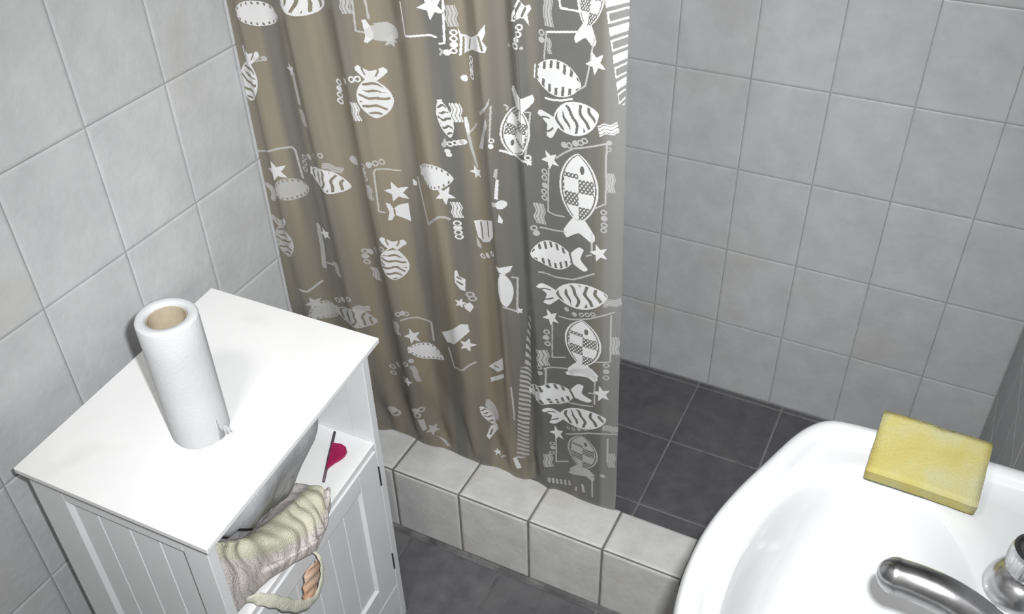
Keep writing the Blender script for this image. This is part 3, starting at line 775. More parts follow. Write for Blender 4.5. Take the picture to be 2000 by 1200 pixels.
# --- the print: every motif is a thin white film lying on the curtain, cut to shape cell by cell
CELL = 0.0008
def frac(a): return a - np.floor(a)
def inpoly(x, z, P):
    c = np.zeros(x.shape, bool); n = len(P)
    for i in range(n):
        x0, z0 = P[i]; x1, z1 = P[(i + 1) % n]
        if z0 == z1: continue
        t = ((z0 > z) != (z1 > z)) & (x < (x1 - x0) * (z - z0) / (z1 - z0) + x0)
        c ^= t
    return c
def seglines(x, z, P, th):
    m = np.zeros(x.shape, bool)
    for (x0, z0), (x1, z1) in zip(P[:-1], P[1:]):
        dx, dz = x1 - x0, z1 - z0; L2 = dx * dx + dz * dz + 1e-12
        t = np.clip(((x - x0) * dx + (z - z0) * dz) / L2, 0, 1)
        m |= (x - x0 - t * dx) ** 2 + (z - z0 - t * dz) ** 2 < th * th
    return m
def fish_mask(p, q, style, r0):
    """p: -1 tail .. 1 head, q: -1 .. 1 across."""
    body_c, body_h = 0.24, 0.76
    e = np.clip(1 - ((p - body_c) / body_h) ** 2, 0, None)
    lim = e ** 0.72
    body = (np.abs(q) < lim) & (e > 0)
    tw = 0.26 + np.clip((-0.42 - p) / 0.36, 0, 1) ** 0.85 * 0.58
    aq = np.clip(np.abs(q) / 0.82, 0, 1.2)
    tail = (p < -0.36) & (np.abs(q) < tw) & (p > -0.77 - 0.24 * aq ** 1.2 + 0.9 * np.clip(aq - 0.80, 0, 1) ** 1.2)
    rim = np.abs(q) > lim - 0.13
    m = body | tail
    if style == 'zebra':
        st = frac(p * 3.6 + 0.5 * q * q * np.sign(np.sin(p * 7 + r0)) + 0.10 * np.sin(q * 6 + r0) + r0) < 0.34
        m &= ~(st & body & ~rim & (p > -0.5) & (np.abs(q) < 0.93))
        m &= ~(tail & (np.abs(np.abs(q) - 0.50 * tw) < 0.055) & (p < -0.60))
    elif style == 'rib':
        st = frac(p * 4.6 + r0) < 0.42
        m &= ~(st & body & ~(np.abs(q) > lim - 0.06) & (np.abs(q) > lim * (0.45 + 0.1 * np.sin(9 * p))))
        m &= ~(np.abs(p + 0.44) < 0.035)
    elif style == 'dots':
        st = frac(p * 6.0 + r0) < 0.36
        m &= ~(st & body & (np.abs(q) < lim - 0.07) & (np.abs(q) > lim - 0.27))
    elif style == 'check':
        cx, cy = np.floor((p + 1.06) * 3.3), np.floor((q + 1.5) * 1.35)
        odd = ((cx + cy) % 2 == 1) & (p < 0.56) & (p > -0.47)
        hatch = (frac((p * 1.6 + q) * 5.2) < 0.5) | (frac((p * 1.6 - q) * 5.2) < 0.42)
        m &= ~(odd & hatch & body & ~(np.abs(q) > lim - 0.10))
        m &= ~(body & (np.abs(q) > lim - 0.17) & (np.abs(q) < lim - 0.10) & (p > -0.4))
        m &= ~((p - 0.66) ** 2 * 1.4 + (q + 0.2) ** 2 < 0.012)
    return m
def motif_mask(kind, prm, x, z):
    if kind == 'fish':
        (x0, z0), (x1, z1), hw, style, r0 = prm
        dx, dz = x1 - x0, z1 - z0; L = math.hypot(dx, dz); ux, uz = dx / L, dz / L
        mx, mz = (x0 + x1) / 2, (z0 + z1) / 2
        p = ((x - mx) * ux + (z - mz) * uz) / (L / 2); q = (-(x - mx) * uz + (z - mz) * ux) / hw
        return fish_mask(p, q, style, r0) & (np.abs(p) <= 1)
    if kind == 'oval':                      # a fish body without its tail
        (cx, cz), a, b, ang, style, r0 = prm
        ca, sa = math.cos(ang), math.sin(ang)
        p = ((x - cx) * ca + (z - cz) * sa) / a; q = (-(x - cx) * sa + (z - cz) * ca) / b
        return fish_mask(0.24 + 0.76 * p, q, style, r0) & (np.abs(p) < 1) & (p * p + q * q < 1.1)
    if kind == 'star':
        (cx, cz), rx, rz, a0 = prm
        p, q = (x - cx) / rx, (z - cz) / rz
        r = np.hypot(p, q); a = np.arctan2(q, p) - a0
        k = np.abs(frac(a / (2 * np.pi / 5)) - 0.5) * 2      # 1 at the points, 0 between
        return r < 0.42 / (1 - 0.58 * k ** 1.0)
    if kind == 'wave':
        (cx, cz), a, b, ang = prm
        ca, sa = math.cos(ang), math.sin(ang)
        p = ((x - cx) * ca + (z - cz) * sa) / a; q = (-(x - cx) * sa + (z - cz) * ca) / b
        qq = q + 0.16 * np.sin(p * 5)
        return (np.abs(p) < 1) & (np.abs(qq) < 0.85) & ~((frac(qq * 1.75 + 0.13) < 0.20) & (np.abs(qq) < 0.7))
    if kind == 'bubbles':
        m = np.zeros(x.shape, bool)
        for cx, cz, r, full in prm:
            d = np.hypot(x - cx, z - cz)
            m |= (d < r) & ((d > r * 0.52) | bool(full))
        return m
    if kind == 'line':
        P, th = prm
        return seglines(x, z, P, th)
    if kind == 'poly':
        P, cuts = prm
        m = inpoly(x, z, P)
        for c in cuts: m &= ~seglines(x, z, c, 0.0016)
        return m
    if kind == 'border':                    # band with alternating blocks and open loops
        P, w0, w1, per = prm
        P = np.array(P); m = np.zeros(x.shape, bool)
        zs = P[:, 1]; o = np.argsort(zs)
        cx = np.interp(z, zs[o], P[o, 0]); t = (zs.max() - z) / (zs.max() - zs.min())
        hw = w0 + (w1 - w0) * np.clip(t, 0, 1)
        q = (x - cx) / hw; f = frac((zs.max() - z) / per + 0.12 * q)
        inside = (np.abs(q) < 1) & (t >= 0) & (t <= 1)
        block = f < 0.30
        loop = (np.abs(f - 0.48) < 0.04) | (np.abs(f - 0.83) < 0.04) | ((np.abs(f - 0.655) < 0.21) & (q < -0.80))
        return inside & (block | loop)
    if kind == 'stitch':                    # slanting stitches along a turned hem
        P, w0, w1, per, sl = prm
        P = np.array(P); zs = P[:, 1]; o = np.argsort(zs)
        cx = np.interp(z, zs[o], P[o, 0]); t = (zs.max() - z) / (zs.max() - zs.min())
        hw = w0 + (w1 - w0) * np.clip(t, 0, 1); q = (x - cx) / hw
        return (np.abs(q) < 1) & (t >= 0) & (t <= 1) & (frac((zs.max() - z) / per - sl * q) < 0.52)

def bounds(kind, prm):
    if kind == 'fish':
        (x0, z0), (x1, z1), hw = prm[:3]; return min(x0, x1) - hw, max(x0, x1) + hw, min(z0, z1) - hw, max(z0, z1) + hw
    if kind in ('oval', 'wave'):
        (cx, cz), a, b = prm[:3]; r = math.hypot(a, b); return cx - r, cx + r, cz - r, cz + r
    if kind == 'star':
        (cx, cz), rx, rz = prm[:3]; return cx - rx, cx + rx, cz - rz, cz + rz
    if kind == 'bubbles':
        return min(b[0] - b[2] for b in prm), max(b[0] + b[2] for b in prm), min(b[1] - b[2] for b in prm), max(b[1] + b[2] for b in prm)
    P = prm[0]; e = 0.004 if kind in ('line', 'poly') else max(prm[1], prm[2]) + 0.002
    return min(p[0] for p in P) - e, max(p[0] for p in P) + e, min(p[1] for p in P) - e, max(p[1] for p in P) + e

PRINT_NAME = {'fish': 'fish_print', 'oval': 'fish_print', 'star': 'star_print', 'wave': 'seaweed_print', 'bubbles': 'bubble_print', 'line': 'outline_print', 'poly': 'fish_print', 'border': 'border_print', 'stitch': 'border_print'}
def add_print(kind, prm, thin=False, clip=None):
    x0, x1, z0, z1 = bounds(kind, prm)
    x0, x1, z0, z1 = max(x0, CURT_L), min(x1, CURT_R), max(z0, CURT_B + 0.004), z1
    if clip: x0, x1, z0, z1 = max(x0, clip[0]), min(x1, clip[1]), max(z0, clip[2]), min(z1, clip[3])
    nx, nz = int((x1 - x0) / CELL) + 1, int((z1 - z0) / CELL) + 1
    if nx < 2 or nz < 2: return
    gx = x0 + (np.arange(nx) + 0.5) * CELL; gz = z0 + (np.arange(nz) + 0.5) * CELL
    X, Z = np.meshgrid(gx, gz)
    m = motif_mask(kind, prm, X, Z)
    if not m.any(): return
    jj, ii = np.nonzero(m)
    vid = {}; vl = []
    ex = x0 + np.arange(nx + 1) * CELL; ez = z0 + np.arange(nz + 1) * CELL
    key = lambda i, j: j * (nx + 1) + i
    corners = np.stack([key(ii, jj), key(ii + 1, jj), key(ii + 1, jj + 1), key(ii, jj + 1)], -1)
    uq, inv = np.unique(corners.reshape(-1), return_inverse=True)
    cx, cz = ex[uq % (nx + 1)], ez[uq // (nx + 1)]
    a = np.array(curtain_pt(cx, cz)); b1 = np.array(curtain_pt(cx + 0.001, cz)) - a; b2 = np.array(curtain_pt(cx, cz + 0.001)) - a
    nrm = np.cross(b1.T, b2.T); nrm /= np.linalg.norm(nrm, axis=1)[:, None]
    nrm *= np.where(nrm[:, 1:2] > 0, -1.0, 1.0)
    V_ = a.T + nrm * 0.0005 - np.array(co_)
    me = bpy.data.meshes.new('print'); me.from_pydata(V_.tolist(), [], inv.reshape(-1, 4).tolist()); me.update()
    me.polygons.foreach_set('use_smooth', [True] * len(me.polygons))
    return link(PRINT_NAME[kind], me, MAT['print_thin' if thin else 'print'], curtain)

MOTIFS = [
    ('oval',((0.0597,1.0601),0.0374,0.0195,0.07,'dots',0.0),False),
    ('oval',((0.1547,1.1057),0.0379,0.0298,-0.175,'zebra',0.2),False),
    ('wave',((0.2442,1.1078),0.0133,0.009,1.571),True),
    ('line',([(0.2547,1.1137),(0.2534,1.0916),(0.252,1.069),(0.2629,1.0677)],0.0014),True),
    ('line',([(0.2706,1.115),(0.2714,1.0894)],0.0014),True),
    ('poly',([(0.2624,1.0864),(0.2675,1.0869),(0.2721,1.0767),(0.2743,1.0663),(0.2722,1.0585),(0.2652,1.0518),(0.2607,1.0529),(0.2643,1.064),(0.2633,1.0745)],[]),False),
    ('oval',((0.2867,1.0696),0.0143,0.0228,-1.396,'plain',0),True),
    ('star',((0.2925,1.0564),0.0114,0.0103,1.396),True),
    ('fish',((0.0374,1.0056),(0.0087,0.9101),0.0205,'zebra',0.1),False),
    ('bubbles',[(0.0459,0.9862,0.0042,0),(0.0522,0.9874,0.0042,0),(0.0581,0.9886,0.0042,1)],True),
    ('star',((0.1055,0.9818),0.0132,0.0117,1.92),False),
    ('line',([(0.1093,0.9755),(0.1092,0.952),(0.1091,0.9279)],0.0051),True),
    ('wave',((0.1132,0.9016),0.0144,0.0089,1.71),True),
    ('bubbles',[(0.1897,0.975,0.0054,0),(0.2138,0.9884,0.0054,1),(0.2315,0.9946,0.0054,0),(0.2412,0.9949,0.0054,0),(0.1881,0.9633,0.0054,1),(0.1868,0.9526,0.0054,0),(0.1856,0.9418,0.0054,0)],False),
    ('fish',((0.2617,1.0184),(0.2585,0.9305),0.0253,'zebra',0.3),False),
    ('wave',((0.226,0.9415),0.0155,0.0097,1.571),False),
    ('line',([(0.3369,1.126),(0.3367,1.1018),(0.3369,1.0785),(0.3632,1.0823),(0.3732,1.0835),(0.3793,1.0812)],0.0015),False),
    ('line',([(0.3916,1.1335),(0.3905,1.1139),(0.3894,1.0938),(0.3883,1.0733),(0.3831,1.072)],0.0014),False),
    ('star',((0.378,1.1239),0.0165,0.0199,4.538),False),
    ('wave',((0.399,1.1119),0.0147,0.0072,1.571),True),
    ('bubbles',[(0.3994,1.089,0.0045,0),(0.3987,1.0803,0.0045,0),(0.3985,1.0714,0.0045,1),(0.3973,1.0625,0.0045,0),(0.39,1.0601,0.0045,1)],False),
    ('line',([(0.3824,1.0646),(0.385,1.0611),(0.3823,1.0563)],0.0013),True),
    ('poly',([(0.4039,1.0969),(0.408,1.0869),(0.4282,1.0868),(0.4493,1.0975),(0.4601,1.1113),(0.4594,1.0989),(0.4555,1.0895),(0.4603,1.0795),(0.4578,1.0727),(0.452,1.0737),(0.4294,1.0699),(0.4139,1.062),(0.4028,1.055),(0.4055,1.0802)],[[(0.4112,1.0828),(0.4081,1.0582)],[(0.4261,1.084),(0.4204,1.069)],[(0.4509,1.095),(0.4532,1.0853),(0.4545,1.0767)]]),False),
    ('bubbles',[(0.4234,1.0546,0.005,0),(0.4217,1.045,0.005,0),(0.4217,1.0367,0.005,1),(0.4217,1.0284,0.005,0),(0.4069,1.0223,0.005,1)],False),
    ('poly',([(0.5057,1.1522),(0.5133,1.1433),(0.5203,1.1468),(0.5222,1.1412),(0.5161,1.1329),(0.5182,1.1183),(0.5112,1.127),(0.5069,1.1276),(0.4912,1.1198),(0.4945,1.1333)],[[(0.5072,1.1469),(0.4972,1.1268)],[(0.5138,1.1407),(0.5088,1.1303)]]),False),
    ('bubbles',[(0.5052,1.1154,0.0045,0),(0.503,1.1058,0.0045,0),(0.499,1.0976,0.0045,1),(0.4964,1.089,0.0045,0)],False),
    ('bubbles',[(0.4837,1.0823,0.0023,1),(0.5063,1.0869,0.0023,1)],True),
    ('oval',((0.3793,0.9564),0.0309,0.0088,-1.431,'zebra',0.2),False),
    ('poly',([(0.3768,0.9258),(0.3791,0.9157),(0.3761,0.9093),(0.3735,0.9082),(0.3713,0.9133)],[]),True),
    ('bubbles',[(0.3794,0.8966,0.0036,1),(0.378,0.9026,0.0036,1)],False),
    ('wave',((0.3929,0.9676),0.0152,0.0073,1.571),False),
    ('bubbles',[(0.3821,0.9152,0.0044,0),(0.3882,0.9175,0.0044,0),(0.3934,0.9186,0.0044,1),(0.3974,0.9195,0.0044,1)],False),
    ('poly',([(0.4009,0.961),(0.4045,0.9612),(0.4067,0.9473),(0.4062,0.9328),(0.4025,0.9342),(0.4009,0.946)],[]),False),
    ('line',([(0.4042,0.9326),(0.4071,0.9089),(0.4138,0.8802)],0.0022),True),
    ('star',((0.4118,0.8696),0.0114,0.0118,1.92),False),
    ('poly',([(0.4588,1.0073),(0.4568,0.9959),(0.4494,0.9852),(0.4339,0.9725),(0.4335,0.9788),(0.4523,0.9936)],[]),True),
    ('poly',([(0.4502,0.9742),(0.452,0.964),(0.4334,0.9177),(0.4219,0.9162)],[]),True),
    ('line',([(0.4591,0.9932),(0.4568,0.968),(0.4541,0.942)],0.0013),True),
    ('bubbles',[(0.4561,0.9394,0.0042,0),(0.4546,0.9303,0.0042,1)],False),
    ('line',([(0.4066,0.9371),(0.4138,0.9448),(0.4224,0.9558)],0.0014),True),
    ('fish',((0.5042,1.0272),(0.4799,0.9125),0.0218,'check',0.1),False),
    ('line',([(0.4657,0.9213),(0.471,0.9182),(0.4774,0.9131),(0.4883,0.9118),(0.5032,0.9163),(0.5103,0.9113)],0.0017),False),
    ('line',([(0.5065,0.9942),(0.5136,0.9936),(0.5108,0.9737),(0.5076,0.9496),(0.5043,0.9248)],0.0013),True),
    ('bubbles',[(0.5075,0.9223,0.0049,0)],False),
    ('star',((0.5085,0.9147),0.0057,0.006,1.745),False),
    ('line',([(0.4735,0.9922),(0.4766,0.9896),(0.4753,0.9849)],0.0013),True),
    ('oval',((0.349,0.8545),0.0327,0.0228,-0.0,'dots',0.1),False),
    ('poly',([(0.2942,0.8265),(0.3018,0.8239),(0.3005,0.8156),(0.2944,0.815)],[]),False),
    ('poly',([(0.4574,0.8923),(0.4612,0.8915),(0.4589,0.8743),(0.4543,0.8794)],[]),True),
    ('poly',([(0.4576,0.8746),(0.4613,0.872),(0.4578,0.8383),(0.4526,0.8407)],[]),False),
    ('bubbles',[(0.4612,0.8283,0.0079,1)],False),
    ('poly',([(0.4459,0.8335),(0.456,0.8331),(0.4547,0.8258),(0.4462,0.8253)],[]),True),
    ('poly',([(0.4574,0.8123),(0.4622,0.7998),(0.4611,0.7934),(0.4548,0.7974)],[]),False),
    ('wave',((0.5461,1.1489),0.0259,0.0072,1.571),True),
    ('line',([(0.5628,1.1597),(0.5639,1.1502),(0.5893,1.1492),(0.5875,1.1631)],0.0014),False),
    ('fish',((0.5942,1.1034),(0.6094,1.2114),0.0165,'check',0.3),False),
    ('line',([(0.5432,1.115),(0.567,1.1196),(0.5891,1.1229)],0.0015),False),
    ('line',([(0.5432,1.115),(0.5401,1.095),(0.5378,1.0769)],0.0012),True),
    ('line',([(0.6078,1.1198),(0.6047,1.1026),(0.602,1.0831),(0.5953,1.0502),(0.5863,1.0437)],0.0011),True),
    ('bubbles',[(0.5356,1.1127,0.0044,0),(0.5352,1.103,0.0044,1)],True),
    ('wave',((0.5462,1.0964),0.0108,0.0037,1.571),True),
    ('star',((0.6093,1.084),0.0136,0.0171,3.316),False),
    ('oval',((0.556,1.0537),0.0343,0.0261,-0.105,'rib',0.1),False),
    ('line',([(0.5378,1.0211),(0.5488,1.0209),(0.5627,1.0235),(0.5768,1.0288)],0.0015),False),
    ('fish',((0.5287,0.9784),(0.6129,1.0131),0.025,'zebra',0.4),False),
    ('wave',((0.6258,0.9913),0.0131,0.0093,0.209),False),
    ('bubbles',[(0.5641,0.9562,0.0047,1),(0.5718,0.9574,0.0047,0),(0.581,0.9627,0.0047,1),(0.5883,0.965,0.0047,0),(0.5941,0.9693,0.0047,0)],True),
    ('star',((0.5413,0.9258),0.0151,0.016,2.094),False),
    ('line',([(0.5514,0.9322),(0.5646,0.9442),(0.5778,0.954),(0.5998,0.9608),(0.6227,0.9692)],0.0013),True),
    ('line',([(0.6241,0.9686),(0.6237,0.9382),(0.624,0.9052),(0.6237,0.8727),(0.6159,0.8672),(0.6071,0.861)],0.0012),True),
    ('bubbles',[(0.6273,0.9712,0.0037,1),(0.6268,0.961,0.0037,0)],True),
    ('fish',((0.5843,0.7953),(0.5845,0.9474),0.0293,'check',0.2),False),
    ('line',([(0.5382,0.9105),(0.5359,0.8743),(0.5344,0.8351),(0.5464,0.8329),(0.561,0.8352)],0.0013),True),
    ('line',([(0.5205,0.8022),(0.5411,0.804),(0.5638,0.8084)],0.0014),True),
    ('line',([(0.6041,0.8172),(0.6041,0.7854)],0.0013),True),
    ('bubbles',[(0.5312,0.9032,0.0049,0),(0.5307,0.8928,0.0049,0),(0.531,0.8798,0.0049,1),(0.5289,0.8685,0.0049,0),(0.5293,0.8579,0.0049,0)],True),
    ('bubbles',[(0.621,0.8575,0.0047,0),(0.6218,0.847,0.0047,1),(0.6219,0.8354,0.0047,0),(0.6213,0.8262,0.0047,0)],True),
    ('wave',((0.5207,0.8275),0.0184,0.0092,1.571),True),
    ('wave',((0.6301,0.9075),0.0158,0.006,1.571),True),
    ('bubbles',[(0.5141,0.7909,0.0051,1),(0.511,0.8004,0.0051,0)],True),
    ('fish',((0.597,0.7664),(0.5038,0.7496),0.0261,'rib',0.2),False),
    ('line',([(0.5151,0.716),(0.5424,0.7139),(0.5741,0.7214),(0.6073,0.7427)],0.0014),True),
    ('star',((0.6149,0.7832),0.0145,0.0168,1.92),False),
    ('line',([(0.5962,0.7739),(0.6033,0.7776)],0.0013),True),
    ('fish',((0.5123,0.6693),(0.6284,0.7038),0.0254,'zebra',0.6),False),
    ('wave',((0.6351,0.69),0.014,0.008,0.209),True),
    ('star',((0.5319,0.6249),0.0153,0.0183,2.094),False),
    ('line',([(0.5473,0.6339),(0.568,0.6366),(0.5991,0.6495),(0.6196,0.6616),(0.6383,0.6713)],0.0014),True),
    ('bubbles',[(0.561,0.6553,0.0044,1),(0.5746,0.6503,0.0044,1),(0.5871,0.654,0.0044,0),(0.5965,0.6573,0.0044,0),(0.6057,0.6611,0.0044,0)],True),
    ('fish',((0.5866,0.5078),(0.5887,0.6427),0.0319,'check',0.5),False),
    ('poly',([(0.5546,0.5103),(0.5706,0.527),(0.6032,0.541),(0.6155,0.5272),(0.612,0.5201),(0.5848,0.5155),(0.5584,0.5061)],[]),False),
    ('line',([(0.5334,0.6121),(0.532,0.5737),(0.5307,0.534),(0.5555,0.5459)],0.0014),True),
    ('line',([(0.634,0.6637),(0.6339,0.6171),(0.6338,0.5638),(0.6101,0.5587)],0.0013),True),
    ('line',([(0.5163,0.5047),(0.5588,0.521)],0.0015),True),
    ('line',([(0.5185,0.5045),(0.5175,0.4672)],0.0015),True),
    ('line',([(0.6094,0.5192),(0.609,0.4884),(0.6086,0.4568)],0.0014),True),
    ('wave',((0.5147,0.5303),0.0186,0.0113,1.571),True),
    ('wave',((0.6401,0.5995),0.0192,0.0076,1.571),True),
    ('bubbles',[(0.5227,0.5903,0.0055,0),(0.5215,0.5774,0.0055,1),(0.5236,0.5639,0.0055,0)],True),
    ('bubbles',[(0.6277,0.5549,0.0052,0),(0.6278,0.5408,0.0052,1),(0.6279,0.5265,0.0052,0)],True),
    ('bubbles',[(0.5088,0.4934,0.0048,1),(0.5084,0.5069,0.0048,0)],True),
    ('fish',((0.5995,0.481),(0.4813,0.4212),0.0242,'rib',0.3),False),
    ('star',((0.6209,0.4861),0.0152,0.0198,1.833),False),
    ('line',([(0.5132,0.4213),(0.5589,0.4378),(0.6049,0.4503)],0.0016),True),
    ('line',([(0.5985,0.4807),(0.6103,0.4839)],0.0015),True),
    ('fish',((0.5121,0.3827),(0.629,0.4254),0.025,'zebra',0.1),False),
    ('star',((0.5346,0.343),0.0148,0.0196,1.92),False),
    ('wave',((0.6367,0.4011),0.0136,0.0086,-0.14),True),
    ('line',([(0.5537,0.3508),(0.5982,0.3785),(0.6246,0.3867),(0.6484,0.3877)],0.0016),True),
    ('bubbles',[(0.5573,0.3697,0.0039,0),(0.5678,0.3731,0.0039,0),(0.5793,0.3783,0.0039,1),(0.5904,0.3856,0.0039,0)],True),
    ('fish',((0.5839,0.2439),(0.5862,0.3642),0.0301,'check',0.8),True),
    ('poly',([(0.5533,0.2423),(0.5702,0.2638),(0.5978,0.2775),(0.6108,0.2648),(0.5977,0.2565),(0.5654,0.2426)],[]),True),
    ('line',([(0.5311,0.3271),(0.5301,0.2594),(0.5552,0.2751)],0.0016),True),
    ('line',([(0.632,0.3738),(0.6319,0.3109)],0.0015),True),
    ('line',([(0.6048,0.2558),(0.6045,0.1996)],0.0016),True),
    ('wave',((0.5152,0.2614),0.018,0.0092,1.571),True),
    ('bubbles',[(0.524,0.3106,0.005,0),(0.5245,0.299,0.005,1),(0.5223,0.284,0.005,0)],True),
    ('wave',((0.6386,0.3158),0.0195,0.0075,1.571),True),
    ('bubbles',[(0.6242,0.27,0.0048,1)],True),
    ('line',([(0.5161,0.2112),(0.5164,0.1995)],0.0023),True),
    ('line',([(0.5225,0.2078),(0.5232,0.197)],0.0023),True),
    ('line',([(0.5299,0.207),(0.5308,0.1969)],0.0023),True),
    ('line',([(0.5384,0.2095),(0.5394,0.1995)],0.0022),True),
    ('line',([(0.5472,0.2126),(0.5482,0.2027)],0.0022),True),
    ('line',([(0.5561,0.2164),(0.557,0.2062)],0.0022),True),
    ('line',([(0.5714,0.2078),(0.5701,0.1975)],0.002),True),
    ('line',([(0.5848,0.2229),(0.5866,0.2051)],0.003),True),
    ('border',([(0.6341,1.1722),(0.6366,1.1288),(0.6391,1.0886),(0.6421,1.0282)],0.0148,0.0035,0.036),False),
    ('stitch',([(0.4941,0.61),(0.4862,0.5409),(0.4824,0.4836)],0.003,0.006,0.019,0.15),True),
    ('stitch',([(0.4798,0.4819),(0.4741,0.4127),(0.4657,0.3335),(0.4581,0.236)],0.01,0.0125,0.0115,0.55),True),
    ('line',([(0.0037,0.8176),(0.0487,0.8307),(0.0702,0.8345),(0.0745,0.8294),(0.0762,0.8016),(0.0778,0.7772)],0.0018),True),
    ('star',((0.0391,0.7885),0.0218,0.0205,1.833),False),
    ('fish',((0.0032,0.7395),(0.0862,0.7614),0.021,'dots',0.1),True),
    ('bubbles',[(0.09,0.8216,0.0054,0),(0.1028,0.8281,0.0054,1),(0.1215,0.8361,0.0054,0),(0.1413,0.8426,0.0054,0),(0.0884,0.8101,0.0054,0),(0.0866,0.7975,0.0054,0)],True),
    ('wave',((0.1552,0.8188),0.0159,0.0071,-0.419),True),
    ('oval',((0.1383,0.7927),0.04,0.0232,-0.244,'zebra',0.5),False),
    ('fish',((0.0198,0.6969),(0.0237,0.6094),0.0218,'zebra',0.4),True),
    ('star',((0.1025,0.6732),0.0125,0.0127,1.92),False),
    ('line',([(0.0898,0.6856),(0.0895,0.6415),(0.0847,0.5934)],0.0046),True),
    ('wave',((0.1152,0.6),0.0158,0.0075,1.745),True),
    ('line',([(0.0933,0.606),(0.1066,0.6076)],0.0019),True),
    ('bubbles',[(0.2184,0.8431,0.0056,0),(0.2321,0.8482,0.0056,1),(0.2438,0.8502,0.0056,0),(0.2558,0.8535,0.0056,0),(0.218,0.8326,0.0056,1),(0.2192,0.8215,0.0056,0)],True),
    ('wave',((0.2203,0.7956),0.0144,0.0093,1.571),True),
    ('bubbles',[(0.1898,0.837,0.0081,1)],True),
    ('line',([(0.2799,0.8398),(0.2631,0.8413),(0.2418,0.8389),(0.2382,0.8335),(0.2362,0.797),(0.234,0.7592),(0.2444,0.7563)],0.0015),True),
    ('star',((0.2702,0.7987),0.0198,0.0201,1.833),False),
    ('poly',([(0.2487,0.7755),(0.257,0.7743),(0.2617,0.7648),(0.2707,0.7739),(0.283,0.7785),(0.2832,0.7418),(0.2753,0.7476),(0.2627,0.7537),(0.2553,0.7415),(0.2474,0.7409),(0.2531,0.7566)],[[(0.2625,0.7639),(0.2628,0.7548)]]),False),
    ('line',([(0.3055,0.8335),(0.3091,0.7991),(0.3126,0.7757),(0.3162,0.7518),(0.3369,0.7699),(0.3534,0.7814),(0.3633,0.7824),(0.3704,0.7788)],0.0021),True),
    ('star',((0.3674,0.8238),0.0151,0.0184,2.269),False),
    ('wave',((0.3813,0.797),0.0147,0.0074,1.571),False),
    ('bubbles',[(0.38,0.7714,0.0056,0),(0.38,0.7625,0.0056,1),(0.38,0.7535,0.0056,0),(0.3807,0.7454,0.0056,0)],False),
    ('fish',((0.2494,0.7075),(0.2386,0.6141),0.0286,'zebra',0.7),False),
    ('bubbles',[(0.1785,0.6503,0.0055,0),(0.1868,0.6507,0.0055,1),(0.2006,0.6614,0.0055,0),(0.2242,0.6809,0.0055,0),(0.1778,0.6389,0.0055,1),(0.1785,0.6265,0.0055,0)],True),
    ('wave',((0.191,0.6019),0.0141,0.0083,1.71),True),
    ('poly',([(0.4003,0.777),(0.443,0.7964),(0.4414,0.7665),(0.4261,0.7473),(0.4123,0.739),(0.4036,0.7465)],[[(0.4108,0.7771),(0.4119,0.7459)],[(0.4269,0.786),(0.4261,0.7582)]]),False),
    ('poly',([(0.4016,0.7461),(0.4085,0.7278),(0.405,0.7233),(0.4012,0.7296)],[]),True),
    ('bubbles',[(0.4089,0.7094,0.0047,0),(0.419,0.7167,0.0047,1),(0.4317,0.7269,0.0047,0)],False),
    ('poly',([(0.3679,0.674),(0.372,0.6773),(0.3746,0.6633),(0.3825,0.6579),(0.3807,0.6325),(0.3745,0.6348),(0.3673,0.6501)],[[(0.3715,0.6622),(0.3763,0.6579)],[(0.3707,0.6524),(0.3775,0.6459)]]),False),
    ('star',((0.3714,0.6055),0.0101,0.0114,1.222),False),
    ('poly',([(0.3764,0.6009),(0.3851,0.6074),(0.3894,0.5956),(0.3836,0.5844),(0.3773,0.594)],[]),False),
    ('bubbles',[(0.3861,0.6244,0.0059,0),(0.3887,0.6152,0.0059,0)],True),
    ('poly',([(0.439,0.7088),(0.4701,0.7095),(0.4661,0.6989),(0.4565,0.6935),(0.4476,0.6999)],[]),False),
    ('oval',((0.4548,0.6605),0.0354,0.014,-1.536,'plain',0),False),
    ('line',([(0.4683,0.6869),(0.4754,0.683),(0.4737,0.6489),(0.4717,0.6139)],0.0015),True),
    ('line',([(0.4501,0.6257),(0.4643,0.6178),(0.4764,0.6093)],0.0019),True),
    ('star',((0.4745,0.6132),0.0065,0.0077,1.745),False),
    ('star',((0.0562,0.5065),0.015,0.0159,1.92),True),
    ('oval',((0.0711,0.4879),0.0302,0.0208,0.524,'dots',0),True),
    ('oval',((0.1336,0.4903),0.0442,0.0235,-0.105,'zebra',0.3),True),
    ('wave',((0.1513,0.5149),0.0175,0.0076,0.0),True),
    ('bubbles',[(0.0988,0.5219,0.006,0),(0.1115,0.5291,0.006,1),(0.1285,0.5371,0.006,0)],True),
    ('line',([(0.0357,0.5412),(0.0501,0.5348),(0.0598,0.5413),(0.0752,0.557)],0.002),True),
    ('line',([(0.2357,0.5205),(0.2542,0.5258),(0.2691,0.5278),(0.2907,0.5187),(0.2906,0.4744)],0.0018),True),
    ('wave',((0.2211,0.5001),0.0165,0.009,1.571),True),
    ('star',((0.2535,0.4806),0.0178,0.0203,1.833),False),
    ('bubbles',[(0.2321,0.5354,0.0056,0),(0.2412,0.5371,0.0056,1),(0.2493,0.5354,0.0056,0)],True),
    ('oval',((0.2737,0.4443),0.0354,0.0206,-0.07,'dots',0.2),False),
    ('poly',([(0.3113,0.512),(0.3295,0.5264),(0.368,0.5578),(0.379,0.5564),(0.38,0.5396),(0.3666,0.5242),(0.3448,0.5023),(0.3219,0.4943)],[]),False),
    ('star',((0.3739,0.5082),0.0145,0.0171,1.222),False),
    ('line',([(0.3237,0.4802),(0.328,0.4572),(0.3319,0.4373),(0.3609,0.4454),(0.3741,0.4591),(0.3829,0.4645)],0.0021),True),
